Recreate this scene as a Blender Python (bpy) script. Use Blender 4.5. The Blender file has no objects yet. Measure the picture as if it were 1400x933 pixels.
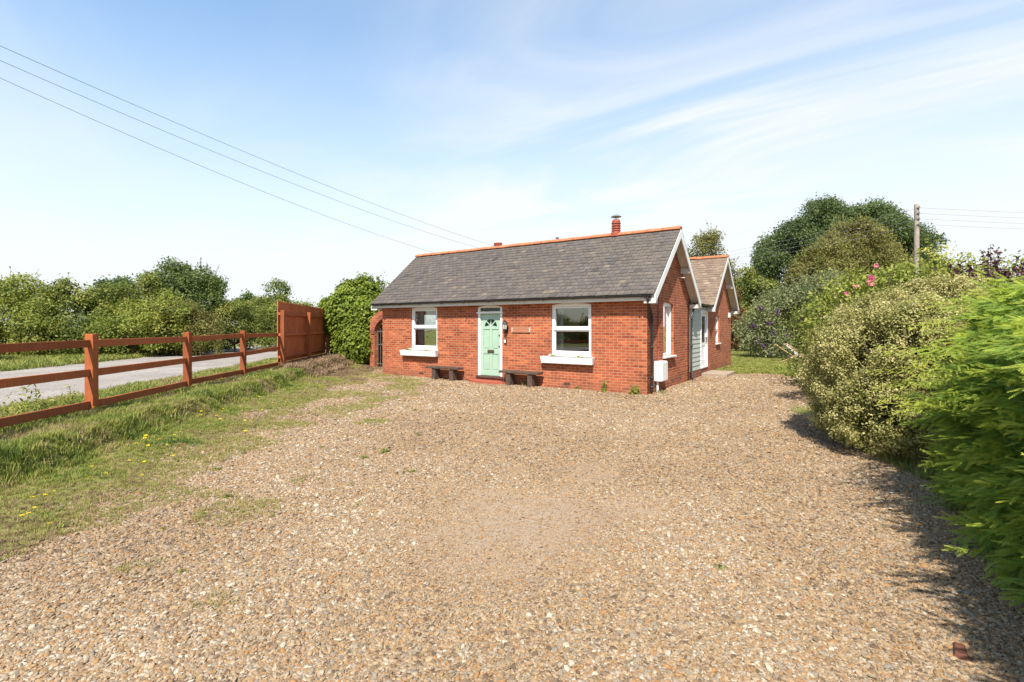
import bpy, bmesh, math, random
import numpy as np
from mathutils import Vector, Matrix, noise as mnoise

SC = bpy.context.scene
COL = SC.collection
R = math.radians

# ------------------------------------------------------------------ camera
cam_d = bpy.data.cameras.new('camera')
cam = bpy.data.objects.new('camera', cam_d)
COL.objects.link(cam)
cam.location = (0, 0, 1.75)
cam.rotation_euler = (R(90), 0, 0)
cam_d.sensor_width = 36.0
cam_d.lens = 17.6
cam_d.shift_y = -0.0148
cam_d.clip_start = 0.05
cam_d.clip_end = 3000
SC.camera = cam

# ------------------------------------------------------------------ light
SUN = Vector((-0.225, -1.053, 1.38)).normalized()      # towards the sun
EL = math.asin(SUN.z)
AZ = math.atan2(SUN.x, SUN.y)
sd = bpy.data.lights.new('sun', 'SUN')
sd.energy = 5.0
sd.angle = R(0.53)
sd.color = (1.0, 0.945, 0.86)
so = bpy.data.objects.new('sun', sd)
COL.objects.link(so)
so.location = (-20, -60, 80)
so.rotation_euler = SUN.to_track_quat('Z', 'Y').to_euler()

SC.view_settings.view_transform = 'Standard'
SC.view_settings.look = 'None'
SC.view_settings.exposure = 0.76
SC.view_settings.gamma = 1.0
SC.view_settings.use_curve_mapping = False
SC.cycles.max_bounces = 6
SC.cycles.transparent_max_bounces = 12
SC.cycles.use_denoising = True


# ------------------------------------------------------------------ node helper
class NT:
    def __init__(s, tree):
        s.t = tree

    def n(s, typ, props=None, inp=None):
        nd = s.t.nodes.new(typ)
        for k, v in (props or {}).items():
            setattr(nd, k, v)
        for k, v in (inp or {}).items():
            s.set(nd.inputs[k], v)
        return nd

    def set(s, sock, v):
        if isinstance(v, bpy.types.NodeSocket):
            s.t.links.new(v, sock)
        else:
            sock.default_value = v

    def math(s, op, a, b=0.0, c=None, clamp=False):
        nd = s.n('ShaderNodeMath', {'operation': op, 'use_clamp': clamp}, {0: a, 1: b})
        if c is not None:
            s.set(nd.inputs[2], c)
        return nd.outputs[0]

    def mix(s, f, a, b, bt='MIX'):
        return s.n('ShaderNodeMixRGB', {'blend_type': bt}, {'Fac': f, 'Color1': a, 'Color2': b}).outputs[0]

    def noise(s, vec, scale, detail=3, rough=0.55, dist=0.0):
        return s.n('ShaderNodeTexNoise', None, {'Vector': vec, 'Scale': scale, 'Detail': detail, 'Roughness': rough,
                                                'Distortion': dist}).outputs['Fac']

    def ramp(s, fac, stops, interp='LINEAR'):
        nd = s.n('ShaderNodeValToRGB', None, {'Fac': fac})
        cr = nd.color_ramp
        cr.interpolation = interp
        while len(cr.elements) < len(stops):
            cr.elements.new(0.5)
        for e, (p, c) in zip(cr.elements, stops):
            e.position = p
            e.color = c if len(c) == 4 else (*c, 1)
        return nd.outputs[0]

    def mapr(s, v, a, b, c=0.0, d=1.0, smooth=True):
        nd = s.n('ShaderNodeMapRange', {'interpolation_type': 'SMOOTHSTEP' if smooth else 'LINEAR', 'clamp': True} if smooth else {'clamp': True},
                 {'Value': v, 'From Min': a, 'From Max': b, 'To Min': c, 'To Max': d})
        return nd.outputs[0]

    def bump(s, h, strength=0.3, dist=0.01, normal=None):
        i = {'Height': h, 'Strength': strength, 'Distance': dist}
        if normal is not None:
            i['Normal'] = normal
        return s.n('ShaderNodeBump', None, i).outputs[0]

    def attr(s, name, typ='GEOMETRY'):
        return s.n('ShaderNodeAttribute', {'attribute_name': name, 'attribute_type': typ})

    def obj(s):
        return s.n('ShaderNodeTexCoord').outputs['Object']

    def out(s, base, rough=0.7, normal=None, metal=0.0, spec=0.3, **kw):
        i = {'Base Color': base, 'Roughness': rough, 'Metallic': metal, 'Specular IOR Level': spec}
        if normal is not None:
            i['Normal'] = normal
        i.update(kw)
        b = s.n('ShaderNodeBsdfPrincipled', None, i)
        o = s.n('ShaderNodeOutputMaterial', None, {'Surface': b.outputs[0]})
        return b


def mat(name):
    m = bpy.data.materials.new(name)
    m.use_nodes = True
    m.node_tree.nodes.clear()
    return m, NT(m.node_tree)


def C4(*c):
    return (*c, 1.0)


# ------------------------------------------------------------------ sky
w = bpy.data.worlds.new('World')
SC.world = w
w.use_nodes = True
w.node_tree.nodes.clear()
T = NT(w.node_tree)
sky = T.n('ShaderNodeTexSky', {'sky_type': 'NISHITA', 'sun_disc': False, 'sun_elevation': EL, 'sun_rotation': AZ,
                               'altitude': 50.0, 'air_density': 1.0, 'dust_density': 0.7, 'ozone_density': 1.3})
dirv = T.n('ShaderNodeTexCoord').outputs['Generated']
sep = T.n('ShaderNodeSeparateXYZ', None, {0: dirv})
zz = T.math('MAXIMUM', sep.outputs[2], 0.02)
# cirrus on a high flat layer: direction projected on a plane overhead
cx = T.math('DIVIDE', sep.outputs[0], T.math('ADD', zz, 0.12))
cy = T.math('DIVIDE', sep.outputs[1], T.math('ADD', zz, 0.12))
cv = T.n('ShaderNodeCombineXYZ', None, {0: cx, 1: cy, 2: 0.0}).outputs[0]
mp0 = T.n('ShaderNodeMapping', None, {'Vector': cv, 'Rotation': (0, 0, R(34))})
mp = T.n('ShaderNodeMapping', None, {'Vector': mp0.outputs[0], 'Scale': (0.62, 1.35, 1), 'Location': (0.3, 0.1, 0)})
n1 = T.noise(mp.outputs[0], 1.0, 7, 0.56, 0.9)
n2 = T.noise(cv, 0.55, 3, 0.5, 0.2)
side = T.mapr(sep.outputs[0], -0.45, 0.35, 0.25, 1.0)
cir = T.math('MULTIPLY', T.mapr(n1, 0.36, 0.72), T.mapr(n2, 0.32, 0.56))
cir = T.math('MULTIPLY', cir, side)
fwd = T.mapr(sep.outputs[1], -0.35, 0.35, 0.15, 1.0)
veil = T.mapr(zz, 0.50, 0.03, 0.0, 1.0, False)
veil = T.math('POWER', veil, 1.25)
veil2 = T.mapr(sep.outputs[0], -0.6, 0.6, 0.13, 0.28, False)
fac = T.math('ADD', T.math('ADD', T.math('MULTIPLY', cir, 0.70), veil), veil2, clamp=True)
fac = T.math('MULTIPLY', T.math('MINIMUM', fac, 0.97), fwd)
skyc = T.mix(1.0, sky.outputs[0], T.mix(fwd, C4(1, 1, 1), C4(1.16, 1.56, 1.66)), 'MULTIPLY')
colr = T.mix(fac, skyc, C4(5.75, 5.95, 6.1))
bg = T.n('ShaderNodeBackground', None, {'Color': colr, 'Strength': 0.10})
T.n('ShaderNodeOutputWorld', None, {'Surface': bg.outputs[0]})

# ------------------------------------------------------------------ materials
HOUSE_WARM = {}


def brick_mat(name, c1, c2, mortar, stain=0.35):
    m, t = mat(name)
    tc = t.n('ShaderNodeTexCoord')
    p = t.n('ShaderNodeSeparateXYZ', None, {0: tc.outputs['Object']})
    nn = t.n('ShaderNodeSeparateXYZ', None, {0: tc.outputs['Normal']})
    isx = t.math('GREATER_THAN', t.math('ABSOLUTE', nn.outputs[0]), 0.6)
    a = t.math('ADD', t.math('MULTIPLY', isx, p.outputs[1]), t.math('MULTIPLY', t.math('SUBTRACT', 1.0, isx), p.outputs[0]))
    v = t.n('ShaderNodeCombineXYZ', None, {0: a, 1: p.outputs[2], 2: 0.0}).outputs[0]
    wob = t.n('ShaderNodeTexNoise', None, {'Vector': v, 'Scale': 9.0, 'Detail': 2.0}).outputs['Color']
    wv = t.n('ShaderNodeVectorMath', {'operation': 'MULTIPLY_ADD'}, {0: wob, 1: (0.006, 0.006, 0), 2: v}).outputs[0]
    b = t.n('ShaderNodeTexBrick', {'offset': 0.5, 'offset_frequency': 2},
            {'Vector': wv, 'Color1': c1, 'Color2': c2, 'Mortar': mortar, 'Scale': 1.0, 'Mortar Size': 0.0064,
             'Mortar Smooth': 0.25, 'Bias': -0.1, 'Brick Width': 0.225, 'Row Height': 0.075})
    # per brick tone from a second random lookup
    row = t.math('FLOOR', t.math('DIVIDE', p.outputs[2], 0.075))
    par = t.math('MULTIPLY', t.math('MODULO', t.math('ABSOLUTE', row), 2.0), 0.1125)
    colm = t.math('FLOOR', t.math('DIVIDE', t.math('ADD', a, par), 0.225))
    wn = t.n('ShaderNodeTexWhiteNoise', {'noise_dimensions': '2D'},
             {'Vector': t.n('ShaderNodeCombineXYZ', None, {0: colm, 1: row, 2: 0.0}).outputs[0]})
    tone = t.ramp(wn.outputs['Value'], [(0.0, (0.62, 0.56, 0.56)), (0.2, (0.86, 0.84, 0.84)), (0.8, (1.08, 1.06, 1.0)), (1.0, (1.3, 1.34, 1.2))])
    br = t.mix(1.0, b.outputs['Color'], tone, 'MULTIPLY')
    br = t.mix(b.outputs['Fac'], br, mortar)
    big = t.noise(v, 0.9, 4, 0.6)
    fine = t.noise(v, 70, 3, 0.7)
    st = t.ramp(big, [(0.30, (0.74, 0.72, 0.72)), (0.55, (1.0, 1.0, 1.0)), (0.75, (1.12, 1.16, 1.16))])
    col = t.mix(stain * 2, br, t.mix(1.0, br, st, 'MULTIPLY'))
    col = t.mix(0.5, col, t.mix(1.0, col, t.ramp(fine, [(0.25, (0.7, 0.7, 0.7)), (0.75, (1.25, 1.25, 1.25))]), 'MULTIPLY'))
    # soiled, damp foot of the wall and a few pale salt blooms
    foot = t.math('MULTIPLY', t.mapr(p.outputs[2], 0.42, 0.0), t.mapr(t.noise(v, 4, 3), 0.35, 0.65))
    col = t.mix(t.math('MULTIPLY', foot, 0.55), col, C4(0.15, 0.08, 0.055))
    runs = t.noise(t.n('ShaderNodeMapping', None, {'Vector': v, 'Scale': (3.2, 0.35, 1)}).outputs[0], 1.6, 5, 0.65)
    col = t.mix(t.mapr(runs, 0.54, 0.76, 0, 0.45), col, t.mix(1.0, col, C4(0.55, 0.5, 0.5), 'MULTIPLY'))
    bloom = t.mapr(t.noise(v, 1.9, 5, 0.7), 0.60, 0.78, 0, 0.16)
    col = t.mix(bloom, col, C4(0.42, 0.25, 0.165))
    h = t.math('SUBTRACT', t.math('MULTIPLY', fine, 0.3), b.outputs['Fac'])
    t.out(col, 0.9, t.bump(h, 0.55, 0.006), spec=0.15)
    return m


M = {}
M['brick'] = brick_mat('brick', C4(0.405, 0.114, 0.048), C4(0.305, 0.080, 0.040), C4(0.45, 0.28, 0.18))
M['brick_dark'] = brick_mat('brick_dark', C4(0.30, 0.085, 0.048), C4(0.22, 0.062, 0.04), C4(0.36, 0.24, 0.17))


def simple(name, col, rough=0.6, spec=0.3, var=0.15, scale=6.0, bump=0.0, metal=0.0, dirt=None):
    m, t = mat(name)
    o = t.obj()
    n = t.noise(o, scale, 5, 0.6)
    lo = tuple(c * (1 - var) for c in col)
    hi = tuple(min(1, c * (1 + var)) for c in col)
    c = t.ramp(n, [(0.3, lo), (0.7, hi)])
    if dirt:
        c = t.mix(t.mapr(t.noise(o, scale * 0.6, 6, 0.7), 0.52, 0.75, 0, 0.6), c, C4(*dirt))
    nm = t.bump(t.noise(o, scale * 8, 3), bump, 0.004) if bump else None
    t.out(c, rough, nm, metal, spec)
    M[name] = m
    return m


simple('white_paint', (0.78, 0.775, 0.75), 0.4, 0.4, 0.05, 4, dirt=(0.55, 0.52, 0.46))
simple('cream_paint', (0.66, 0.63, 0.57), 0.5, 0.3, 0.08, 5, dirt=(0.46, 0.41, 0.34))
simple('soffit_paint', (0.60, 0.54, 0.49), 0.6, 0.3, 0.08, 5)
simple('upvc', (0.80, 0.80, 0.79), 0.28, 0.5, 0.03, 3)
simple('mint_paint', (0.33, 0.46, 0.345), 0.42, 0.4, 0.05, 5)
simple('mint_groove', (0.20, 0.37, 0.27), 0.5, 0.3, 0.05, 5)
simple('black_plastic', (0.022, 0.022, 0.024), 0.38, 0.5, 0.25, 9)
simple('black_iron', (0.02, 0.019, 0.018), 0.45, 0.5, 0.3, 14, bump=0.2)
simple('dark_wood', (0.085, 0.055, 0.042), 0.75, 0.25, 0.35, 10, bump=0.4, dirt=(0.15, 0.12, 0.10))
simple('terracotta', (0.43, 0.15, 0.07), 0.8, 0.2, 0.35, 5, bump=0.3, dirt=(0.28, 0.16, 0.09))
simple('red_clay', (0.33, 0.085, 0.052), 0.75, 0.25, 0.2, 14, bump=0.2)
simple('steel', (0.30, 0.30, 0.30), 0.45, 0.5, 0.2, 9, metal=0.7)
simple('lead', (0.16, 0.165, 0.17), 0.6, 0.3, 0.25, 5)
simple('old_brick', (0.15, 0.065, 0.042), 0.9, 0.1, 0.3, 20, bump=0.4)
simple('concrete', (0.31, 0.24, 0.18), 0.9, 0.1, 0.2, 7, bump=0.4, dirt=(0.25, 0.19, 0.13))
simple('grey_green_board', (0.42, 0.455, 0.40), 0.55, 0.3, 0.06, 5, dirt=(0.33, 0.36, 0.31))
simple('inner_wall', (0.62, 0.58, 0.52), 0.9, 0.1, 0.05, 2)
simple('inner_floor', (0.24, 0.19, 0.15), 0.7, 0.2, 0.2, 3)
simple('curtain_cloth', (0.46, 0.46, 0.45), 0.9, 0.1, 0.10, 6)
simple('soil', (0.055, 0.038, 0.026), 1.0, 0.05, 0.4, 30, bump=0.6)
simple('plaque_wood', (0.37, 0.155, 0.085), 0.6, 0.3, 0.08, 8)
simple('bronze', (0.12, 0.085, 0.06), 0.4, 0.5, 0.2, 20, metal=0.5)
simple('grey_pole', (0.30, 0.25, 0.21), 0.85, 0.15, 0.3, 4, bump=0.5, dirt=(0.17, 0.15, 0.12))
simple('cable', (0.09, 0.10, 0.115), 0.6, 0.2, 0.1, 4)
simple('cable_pale', (0.22, 0.23, 0.25), 0.6, 0.2, 0.1, 4)
simple('beech_frame', (0.48, 0.30, 0.14), 0.6, 0.3, 0.2, 10)
simple('bark', (0.13, 0.10, 0.075), 0.95, 0.1, 0.4, 8, bump=0.7)
simple('pale_bark', (0.32, 0.26, 0.19), 0.9, 0.1, 0.3, 12, bump=0.4)


def wood_fence_mat(name, col):
    m, t = mat(name)
    o = t.obj()
    mp_ = t.n('ShaderNodeMapping', None, {'Vector': o, 'Scale': (6, 6, 0.7)}).outputs[0]
    g = t.noise(mp_, 8, 5, 0.65)
    big = t.noise(o, 1.7, 4, 0.6)
    c = t.ramp(g, [(0.25, tuple(x * 0.72 for x in col)), (0.55, col), (0.8, tuple(x * 1.22 for x in col))])
    c = t.mix(1.0, c, t.ramp(big, [(0.3, (0.8, 0.8, 0.8)), (0.7, (1.12, 1.1, 1.1))]), 'MULTIPLY')
    rn = t.n('ShaderNodeObjectInfo').outputs['Random']
    c = t.mix(1.0, c, t.ramp(rn, [(0.0, (0.74, 0.72, 0.72)), (1.0, (1.16, 1.14, 1.12))]), 'MULTIPLY')
    # faded, silvered patches and dark run marks in the stain
    fade = t.mapr(t.noise(o, 2.6, 6, 0.7), 0.52, 0.74, 0, 0.5)
    c = t.mix(fade, c, C4(0.27, 0.125, 0.065))
    knots = t.mapr(t.noise(t.n('ShaderNodeMapping', None, {'Vector': o, 'Scale': (5, 5, 2.2)}).outputs[0], 2.2, 2), 0.70, 0.76, 0, 0.6)
    c = t.mix(knots, c, C4(0.10, 0.035, 0.018))
    t.out(c, 0.75, t.bump(g, 0.4, 0.004), spec=0.2)
    M[name] = m


wood_fence_mat('fence_wood', (0.37, 0.108, 0.038))
wood_fence_mat('panel_wood', (0.48, 0.140, 0.050))

# striped deck-chair cloth
m, t = mat('striped_canvas')
o = t.obj()
sx = t.n('ShaderNodeSeparateXYZ', None, {0: o}).outputs[0]
st = t.math('GREATER_THAN', t.math('SINE', t.math('MULTIPLY', sx, 34.0)), -0.25)
t.out(t.mix(st, C4(0.72, 0.72, 0.70), C4(0.06, 0.09, 0.19)), 0.9, spec=0.1)
M['canvas'] = m

# glass: thin pane, clear with a sky reflection
m, t = mat('window_glass')
fr = t.n('ShaderNodeFresnel', None, {'IOR': 1.55}).outputs[0]
fr = t.math('MULTIPLY', fr, 3.6, clamp=True)
tr = t.n('ShaderNodeBsdfTransparent', None, {'Color': C4(0.86, 0.90, 0.88)})
gl = t.n('ShaderNodeBsdfGlossy', None, {'Color': C4(1, 1, 1), 'Roughness': 0.015,
                                       'Normal': t.bump(t.noise(t.obj(), 1.3, 2), 0.02, 0.02)})
mx = t.n('ShaderNodeMixShader', None, {0: fr, 1: tr.outputs[0], 2: gl.outputs[0]})
t.n('ShaderNodeOutputMaterial', None, {'Surface': mx.outputs[0]})
M['glass'] = m
m, t = mat('dark_glass')
t.out(C4(0.016, 0.02, 0.018), 0.08, spec=0.6)
M['dark_glass'] = m
m, t = mat('lamp_glass')
t.out(C4(0.5, 0.5, 0.46), 0.15, spec=0.5)
M['lamp_glass'] = m


def slate_mat(name, stops, lich, lich_amt):
    m, t = mat(name)
    o = t.obj()
    a = t.attr('rnd').outputs['Fac']
    c = t.ramp(a, stops)
    n = t.noise(o, 14, 6, 0.7)
    c = t.mix(1.0, c, t.ramp(n, [(0.25, (0.66, 0.66, 0.66)), (0.75, (1.3, 1.28, 1.24))]), 'MULTIPLY')
    big = t.noise(o, 1.1, 6, 0.68, 0.4)
    spots = t.noise(o, 22, 4, 0.6)
    l = t.math('MULTIPLY', t.mapr(big, 0.47, 0.66), t.mapr(spots, 0.42, 0.6))
    c = t.mix(t.math('MULTIPLY', l, lich_amt), c, C4(*lich))
    yl = t.mapr(t.noise(o, 6.0, 5, 0.75), 0.66, 0.76)
    c = t.mix(t.math('MULTIPLY', yl, 0.35), c, C4(0.22, 0.15, 0.08))
    t.out(c, 0.75, t.bump(n, 0.4, 0.006), spec=0.3)
    M[name] = m


slate_mat('slate', [(0.0, (0.068, 0.060, 0.056)), (0.3, (0.104, 0.091, 0.085)), (0.7, (0.133, 0.113, 0.100)), (0.93, (0.157, 0.130, 0.111)), (1.0, (0.187, 0.150, 0.116))],
          (0.155, 0.122, 0.090), 0.7)
slate_mat('brown_slate', [(0.0, (0.130, 0.094, 0.070)), (0.3, (0.195, 0.138, 0.102)), (0.75, (0.260, 0.188, 0.132)), (1.0, (0.351, 0.275, 0.204))],
          (0.26, 0.20, 0.13), 0.8)


def leaf_mat(name, stops, trans=0.35, rough=0.55, spec=0.25):
    m, t = mat(name)
    a = t.attr('rnd').outputs['Fac']
    c = t.ramp(a, stops)
    hsv = t.n('ShaderNodeHueSaturation', None, {'Saturation': 1.08, 'Value': 1.35, 'Color': c}).outputs[0]
    p = t.n('ShaderNodeBsdfPrincipled', None, {'Base Color': c, 'Roughness': rough, 'Specular IOR Level': spec})
    tl = t.n('ShaderNodeBsdfTranslucent', None, {'Color': hsv})
    mx = t.n('ShaderNodeMixShader', None, {0: trans, 1: p.outputs[0], 2: tl.outputs[0]})
    t.n('ShaderNodeOutputMaterial', None, {'Surface': mx.outputs[0]})
    M[name] = m


leaf_mat('leaf_light', [(0, (0.114, 0.147, 0.029)), (0.5, (0.240, 0.276, 0.049)), (1, (0.416, 0.393, 0.092))])
leaf_mat('leaf_mid', [(0, (0.078, 0.110, 0.026)), (0.5, (0.172, 0.202, 0.040)), (1, (0.345, 0.334, 0.077))])
leaf_mat('leaf_dark', [(0, (0.055, 0.090, 0.026)), (0.5, (0.114, 0.161, 0.041)), (1, (0.217, 0.248, 0.069))])
leaf_mat('leaf_oak', [(0, (0.046, 0.077, 0.025)), (0.5, (0.097, 0.137, 0.044)), (1, (0.172, 0.214, 0.070))])
leaf_mat('leaf_olive', [(0, (0.110, 0.106, 0.028)), (0.5, (0.193, 0.186, 0.050)), (1, (0.304, 0.267, 0.090))])
leaf_mat('leaf_ivy', [(0, (0.075, 0.115, 0.014)), (0.5, (0.175, 0.230, 0.028)), (1, (0.30, 0.34, 0.055))], 0.35, 0.6, 0.2)
leaf_mat('leaf_cream', [(0, (0.12, 0.135, 0.03)), (0.3, (0.25, 0.24, 0.07)), (0.6, (0.40, 0.36, 0.135)), (1, (0.53, 0.465, 0.215))], 0.25)
leaf_mat('leaf_conifer', [(0, (0.079, 0.155, 0.035)), (0.45, (0.210, 0.321, 0.049)), (0.8, (0.407, 0.467, 0.066)), (1, (0.499, 0.522, 0.099))], 0.42)
leaf_mat('leaf_buddleia', [(0, (0.095, 0.123, 0.047)), (0.5, (0.212, 0.233, 0.101)), (1, (0.380, 0.373, 0.177))])
leaf_mat('leaf_rust', [(0, (0.09, 0.05, 0.02)), (0.5, (0.17, 0.09, 0.035)), (1, (0.26, 0.15, 0.06))])
leaf_mat('leaf_plum', [(0, (0.035, 0.014, 0.018)), (0.5, (0.07, 0.028, 0.032)), (1, (0.12, 0.05, 0.05))])
leaf_mat('petal_purple', [(0, (0.13, 0.06, 0.15)), (1, (0.32, 0.18, 0.36))])
leaf_mat('petal_pink', [(0, (0.66, 0.10, 0.30)), (0.5, (0.74, 0.24, 0.36)), (1, (0.74, 0.36, 0.28))], 0.4)
leaf_mat('petal_yellow', [(0, (0.75, 0.52, 0.01)), (1, (0.85, 0.68, 0.03))], 0.3)


# grass blade and pebble materials read a value stored per instance
def inst_mat(name, stops, trans, rough, interp='LINEAR', noise_amt=0.0):
    m, t = mat(name)
    a = t.attr('rnd', 'INSTANCER').outputs['Fac']
    c = t.ramp(a, stops, interp)
    if noise_amt:
        n = t.noise(t.n('ShaderNodeTexCoord').outputs['Object'], 1.6, 3)
        c = t.mix(noise_amt, c, t.mix(1.0, c, t.ramp(n, [(0.3, (0.6, 0.6, 0.6)), (0.7, (1.3, 1.3, 1.3))]), 'MULTIPLY'))
    p = t.n('ShaderNodeBsdfPrincipled', None, {'Base Color': c, 'Roughness': rough, 'Specular IOR Level': 0.2})
    if trans:
        tl = t.n('ShaderNodeBsdfTranslucent', None, {'Color': c})
        mx = t.n('ShaderNodeMixShader', None, {0: trans, 1: p.outputs[0], 2: tl.outputs[0]})
        t.n('ShaderNodeOutputMaterial', None, {'Surface': mx.outputs[0]})
    else:
        t.n('ShaderNodeOutputMaterial', None, {'Surface': p.outputs[0]})
    M[name] = m


inst_mat('grass_blade', [(0, (0.26, 0.17, 0.11)), (0.12, (0.40, 0.30, 0.16)), (0.28, (0.37, 0.32, 0.12)), (0.45, (0.30, 0.305, 0.070)), (0.72, (0.225, 0.270, 0.052)), (1, (0.12, 0.175, 0.038))], 0.35, 0.6)
STONES = [(0.0, (0.116, 0.078, 0.048)), (0.10, (0.183, 0.126, 0.076)), (0.24, (0.298, 0.165, 0.069)), (0.33, (0.268, 0.169, 0.087)), (0.45, (0.301, 0.205, 0.112)),
          (0.60, (0.334, 0.241, 0.145)), (0.72, (0.273, 0.213, 0.150)), (0.82, (0.223, 0.186, 0.141)), (0.91, (0.341, 0.277, 0.196)), (0.975, (0.420, 0.359, 0.271))]
inst_mat('pebble', STONES, 0, 0.75, 'CONSTANT', 0.6)


# ------------------------------------------------------------------ mesh helpers
def link(name, me, parent=None):
    o = bpy.data.objects.new(name, me)
    COL.objects.link(o)
    if parent is not None:
        o.parent = parent
    return o


def tag(o, label=None, cat=None, group=None, kind=None):
    if label:
        o['label'] = label
    if cat:
        o['category'] = cat
    if group:
        o['group'] = group
    if kind:
        o['kind'] = kind
    return o


def thing(name, label, cat, loc=(0, 0, 0), rz=0.0, group=None):
    o = bpy.data.objects.new(name, None)
    COL.objects.link(o)
    o.empty_display_size = 0.3
    o.location = loc
    o.rotation_euler = (0, 0, rz)
    return tag(o, label, cat, group)


def np_mesh(name, V, F, mt, parent=None, rnd=None, smooth=False):
    """V (n,3); F (m,k) of one face size; rnd per face"""
    V = np.asarray(V, np.float32)
    F = np.asarray(F, np.int32)
    me = bpy.data.meshes.new(name)
    k = F.shape[1]
    me.vertices.add(len(V))
    me.vertices.foreach_set('co', V.ravel())
    me.loops.add(F.size)
    me.loops.foreach_set('vertex_index', F.ravel())
    me.polygons.add(len(F))
    me.polygons.foreach_set('loop_start', np.arange(0, F.size, k, dtype=np.int32))
    me.polygons.foreach_set('loop_total', np.full(len(F), k, np.int32))
    if smooth:
        me.polygons.foreach_set('use_smooth', np.ones(len(F), bool))
    if rnd is not None:
        at = me.attributes.new('rnd', 'FLOAT', 'FACE')
        at.data.foreach_set('value', np.asarray(rnd, np.float32))
    me.update(calc_edges=True)
    me.materials.append(mt)
    return link(name, me, parent)


class MB:
    """collects simple solids into one mesh; fn maps (a,b,c) to local coordinates"""

    def __init__(s, fn=None):
        s.v, s.f = [], []
        s.fn = fn or (lambda a, b, c: (a, b, c))

    def add(s, vs, fs):
        o = len(s.v)
        s.v += [s.fn(*p) for p in vs]
        s.f += [tuple(i + o for i in f) for f in fs]
        return s

    def box(s, a0, a1, b0, b1, c0, c1):
        return s.add([(a0, b0, c0), (a1, b0, c0), (a1, b1, c0), (a0, b1, c0), (a0, b0, c1), (a1, b0, c1), (a1, b1, c1), (a0, b1, c1)],
                     [(0, 3, 2, 1), (4, 5, 6, 7), (0, 1, 5, 4), (1, 2, 6, 5), (2, 3, 7, 6), (3, 0, 4, 7)])

    def prism(s, poly, b0, b1):
        n = len(poly)
        vs = [(a, b0, c) for a, c in poly] + [(a, b1, c) for a, c in poly]
        fs = [tuple(range(n)), tuple(range(2 * n - 1, n - 1, -1))]
        fs += [(i, (i + 1) % n, n + (i + 1) % n, n + i) for i in range(n)]
        return s.add(vs, fs)

    def tube(s, pts, r, n=8, cap=True):
        pts = [Vector(p) for p in pts]
        rs = r if isinstance(r, (list, tuple)) else [r] * len(pts)
        vs, fs = [], []
        for i, p in enumerate(pts):
            d = (pts[min(i + 1, len(pts) - 1)] - pts[max(i - 1, 0)]).normalized()
            u = d.cross(Vector((0, 0, 1)))
            if u.length < 1e-3:
                u = d.cross(Vector((1, 0, 0)))
            u.normalize()
            v_ = d.cross(u)
            for k in range(n):
                an = 2 * math.pi * k / n
                vs.append(tuple(p + (u * math.cos(an) + v_ * math.sin(an)) * rs[i]))
        for i in range(len(pts) - 1):
            for k in range(n):
                fs.append((i * n + k, i * n + (k + 1) % n, (i + 1) * n + (k + 1) % n, (i + 1) * n + k))
        if cap:
            fs.append(tuple(range(n))[::-1])
            fs.append(tuple(range((len(pts) - 1) * n, len(pts) * n)))
        return s.add(vs, fs)

    def lathe(s, prof, cx_, cy_, n=16):
        """prof: list of (r, z) bottom to top"""
        vs, fs = [], []
        for r_, z_ in prof:
            for k in range(n):
                an = 2 * math.pi * k / n
                vs.append((cx_ + r_ * math.cos(an), cy_ + r_ * math.sin(an), z_))
        for i in range(len(prof) - 1):
            for k in range(n):
                fs.append((i * n + k, i * n + (k + 1) % n, (i + 1) * n + (k + 1) % n, (i + 1) * n + k))
        fs.append(tuple(range(n))[::-1])
        fs.append(tuple(range((len(prof) - 1) * n, len(prof) * n)))
        return s.add(vs, fs)

    def build(s, name, mt, parent=None, bevel=0.0, smooth=False, recalc=True):
        bm = bmesh.new()
        vv = [bm.verts.new(p) for p in s.v]
        for f in s.f:
            try:
                bm.faces.new([vv[i] for i in f])
            except ValueError:
                pass
        if recalc:
            bmesh.ops.recalc_face_normals(bm, faces=bm.faces)
        me = bpy.data.meshes.new(name)
        bm.to_mesh(me)
        bm.free()
        if smooth:
            for p in me.polygons:
                p.use_smooth = True
        me.materials.append(mt)
        o = link(name, me, parent)
        if bevel:
            md = o.modifiers.new('bevel', 'BEVEL')
            md.width = bevel
            md.segments = 2
            md.limit_method = 'ANGLE'
        return o


def copy_tree(o, parent=None):
    c = o.copy()
    COL.objects.link(c)
    if parent is not None:
        c.parent = parent
    for ch in list(o.children):
        copy_tree(ch, c)
    return c


# ------------------------------------------------------------------ terrain
def fence_x(y):
    return -5.653 - 0.115 * y


def hash2(ix, iy, seed):
    h = (ix.astype(np.int64) * 374761393 + iy.astype(np.int64) * 668265263 + seed * 974711) & 0x7fffffff
    h = ((h ^ (h >> 13)) * 1274126177) & 0x7fffffff
    return ((h ^ (h >> 16)) & 0xffff) / 65535.0


def vnoise(x, y, s, seed=0):
    x = np.asarray(x, float) / s
    y = np.asarray(y, float) / s
    ix, iy = np.floor(x), np.floor(y)
    fx, fy = x - ix, y - iy
    fx = fx * fx * (3 - 2 * fx)
    fy = fy * fy * (3 - 2 * fy)
    a, b = hash2(ix, iy, seed), hash2(ix + 1, iy, seed)
    c, d = hash2(ix, iy + 1, seed), hash2(ix + 1, iy + 1, seed)
    return (a * (1 - fx) + b * fx) * (1 - fy) + (c * (1 - fx) + d * fx) * fy


def fbm(x, y, s, seed=0, o=4):
    r, am, tot = 0, 1, 0
    for i in range(o):
        r = r + am * vnoise(x, y, s / 2 ** i, seed + i * 7)
        tot += am
        am *= 0.55
    return r / tot


def sst(a, b, x):
    t_ = np.clip((x - a) / (b - a), 0, 1)
    return t_ * t_ * (3 - 2 * t_)


def hedge_x(y):                                     # left foot of the evergreen hedge
    return np.where(y < 5.6, 1.72 + (y - 0.4) * 0.585, 4.77 + (y - 5.6) * 0.18)


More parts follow.
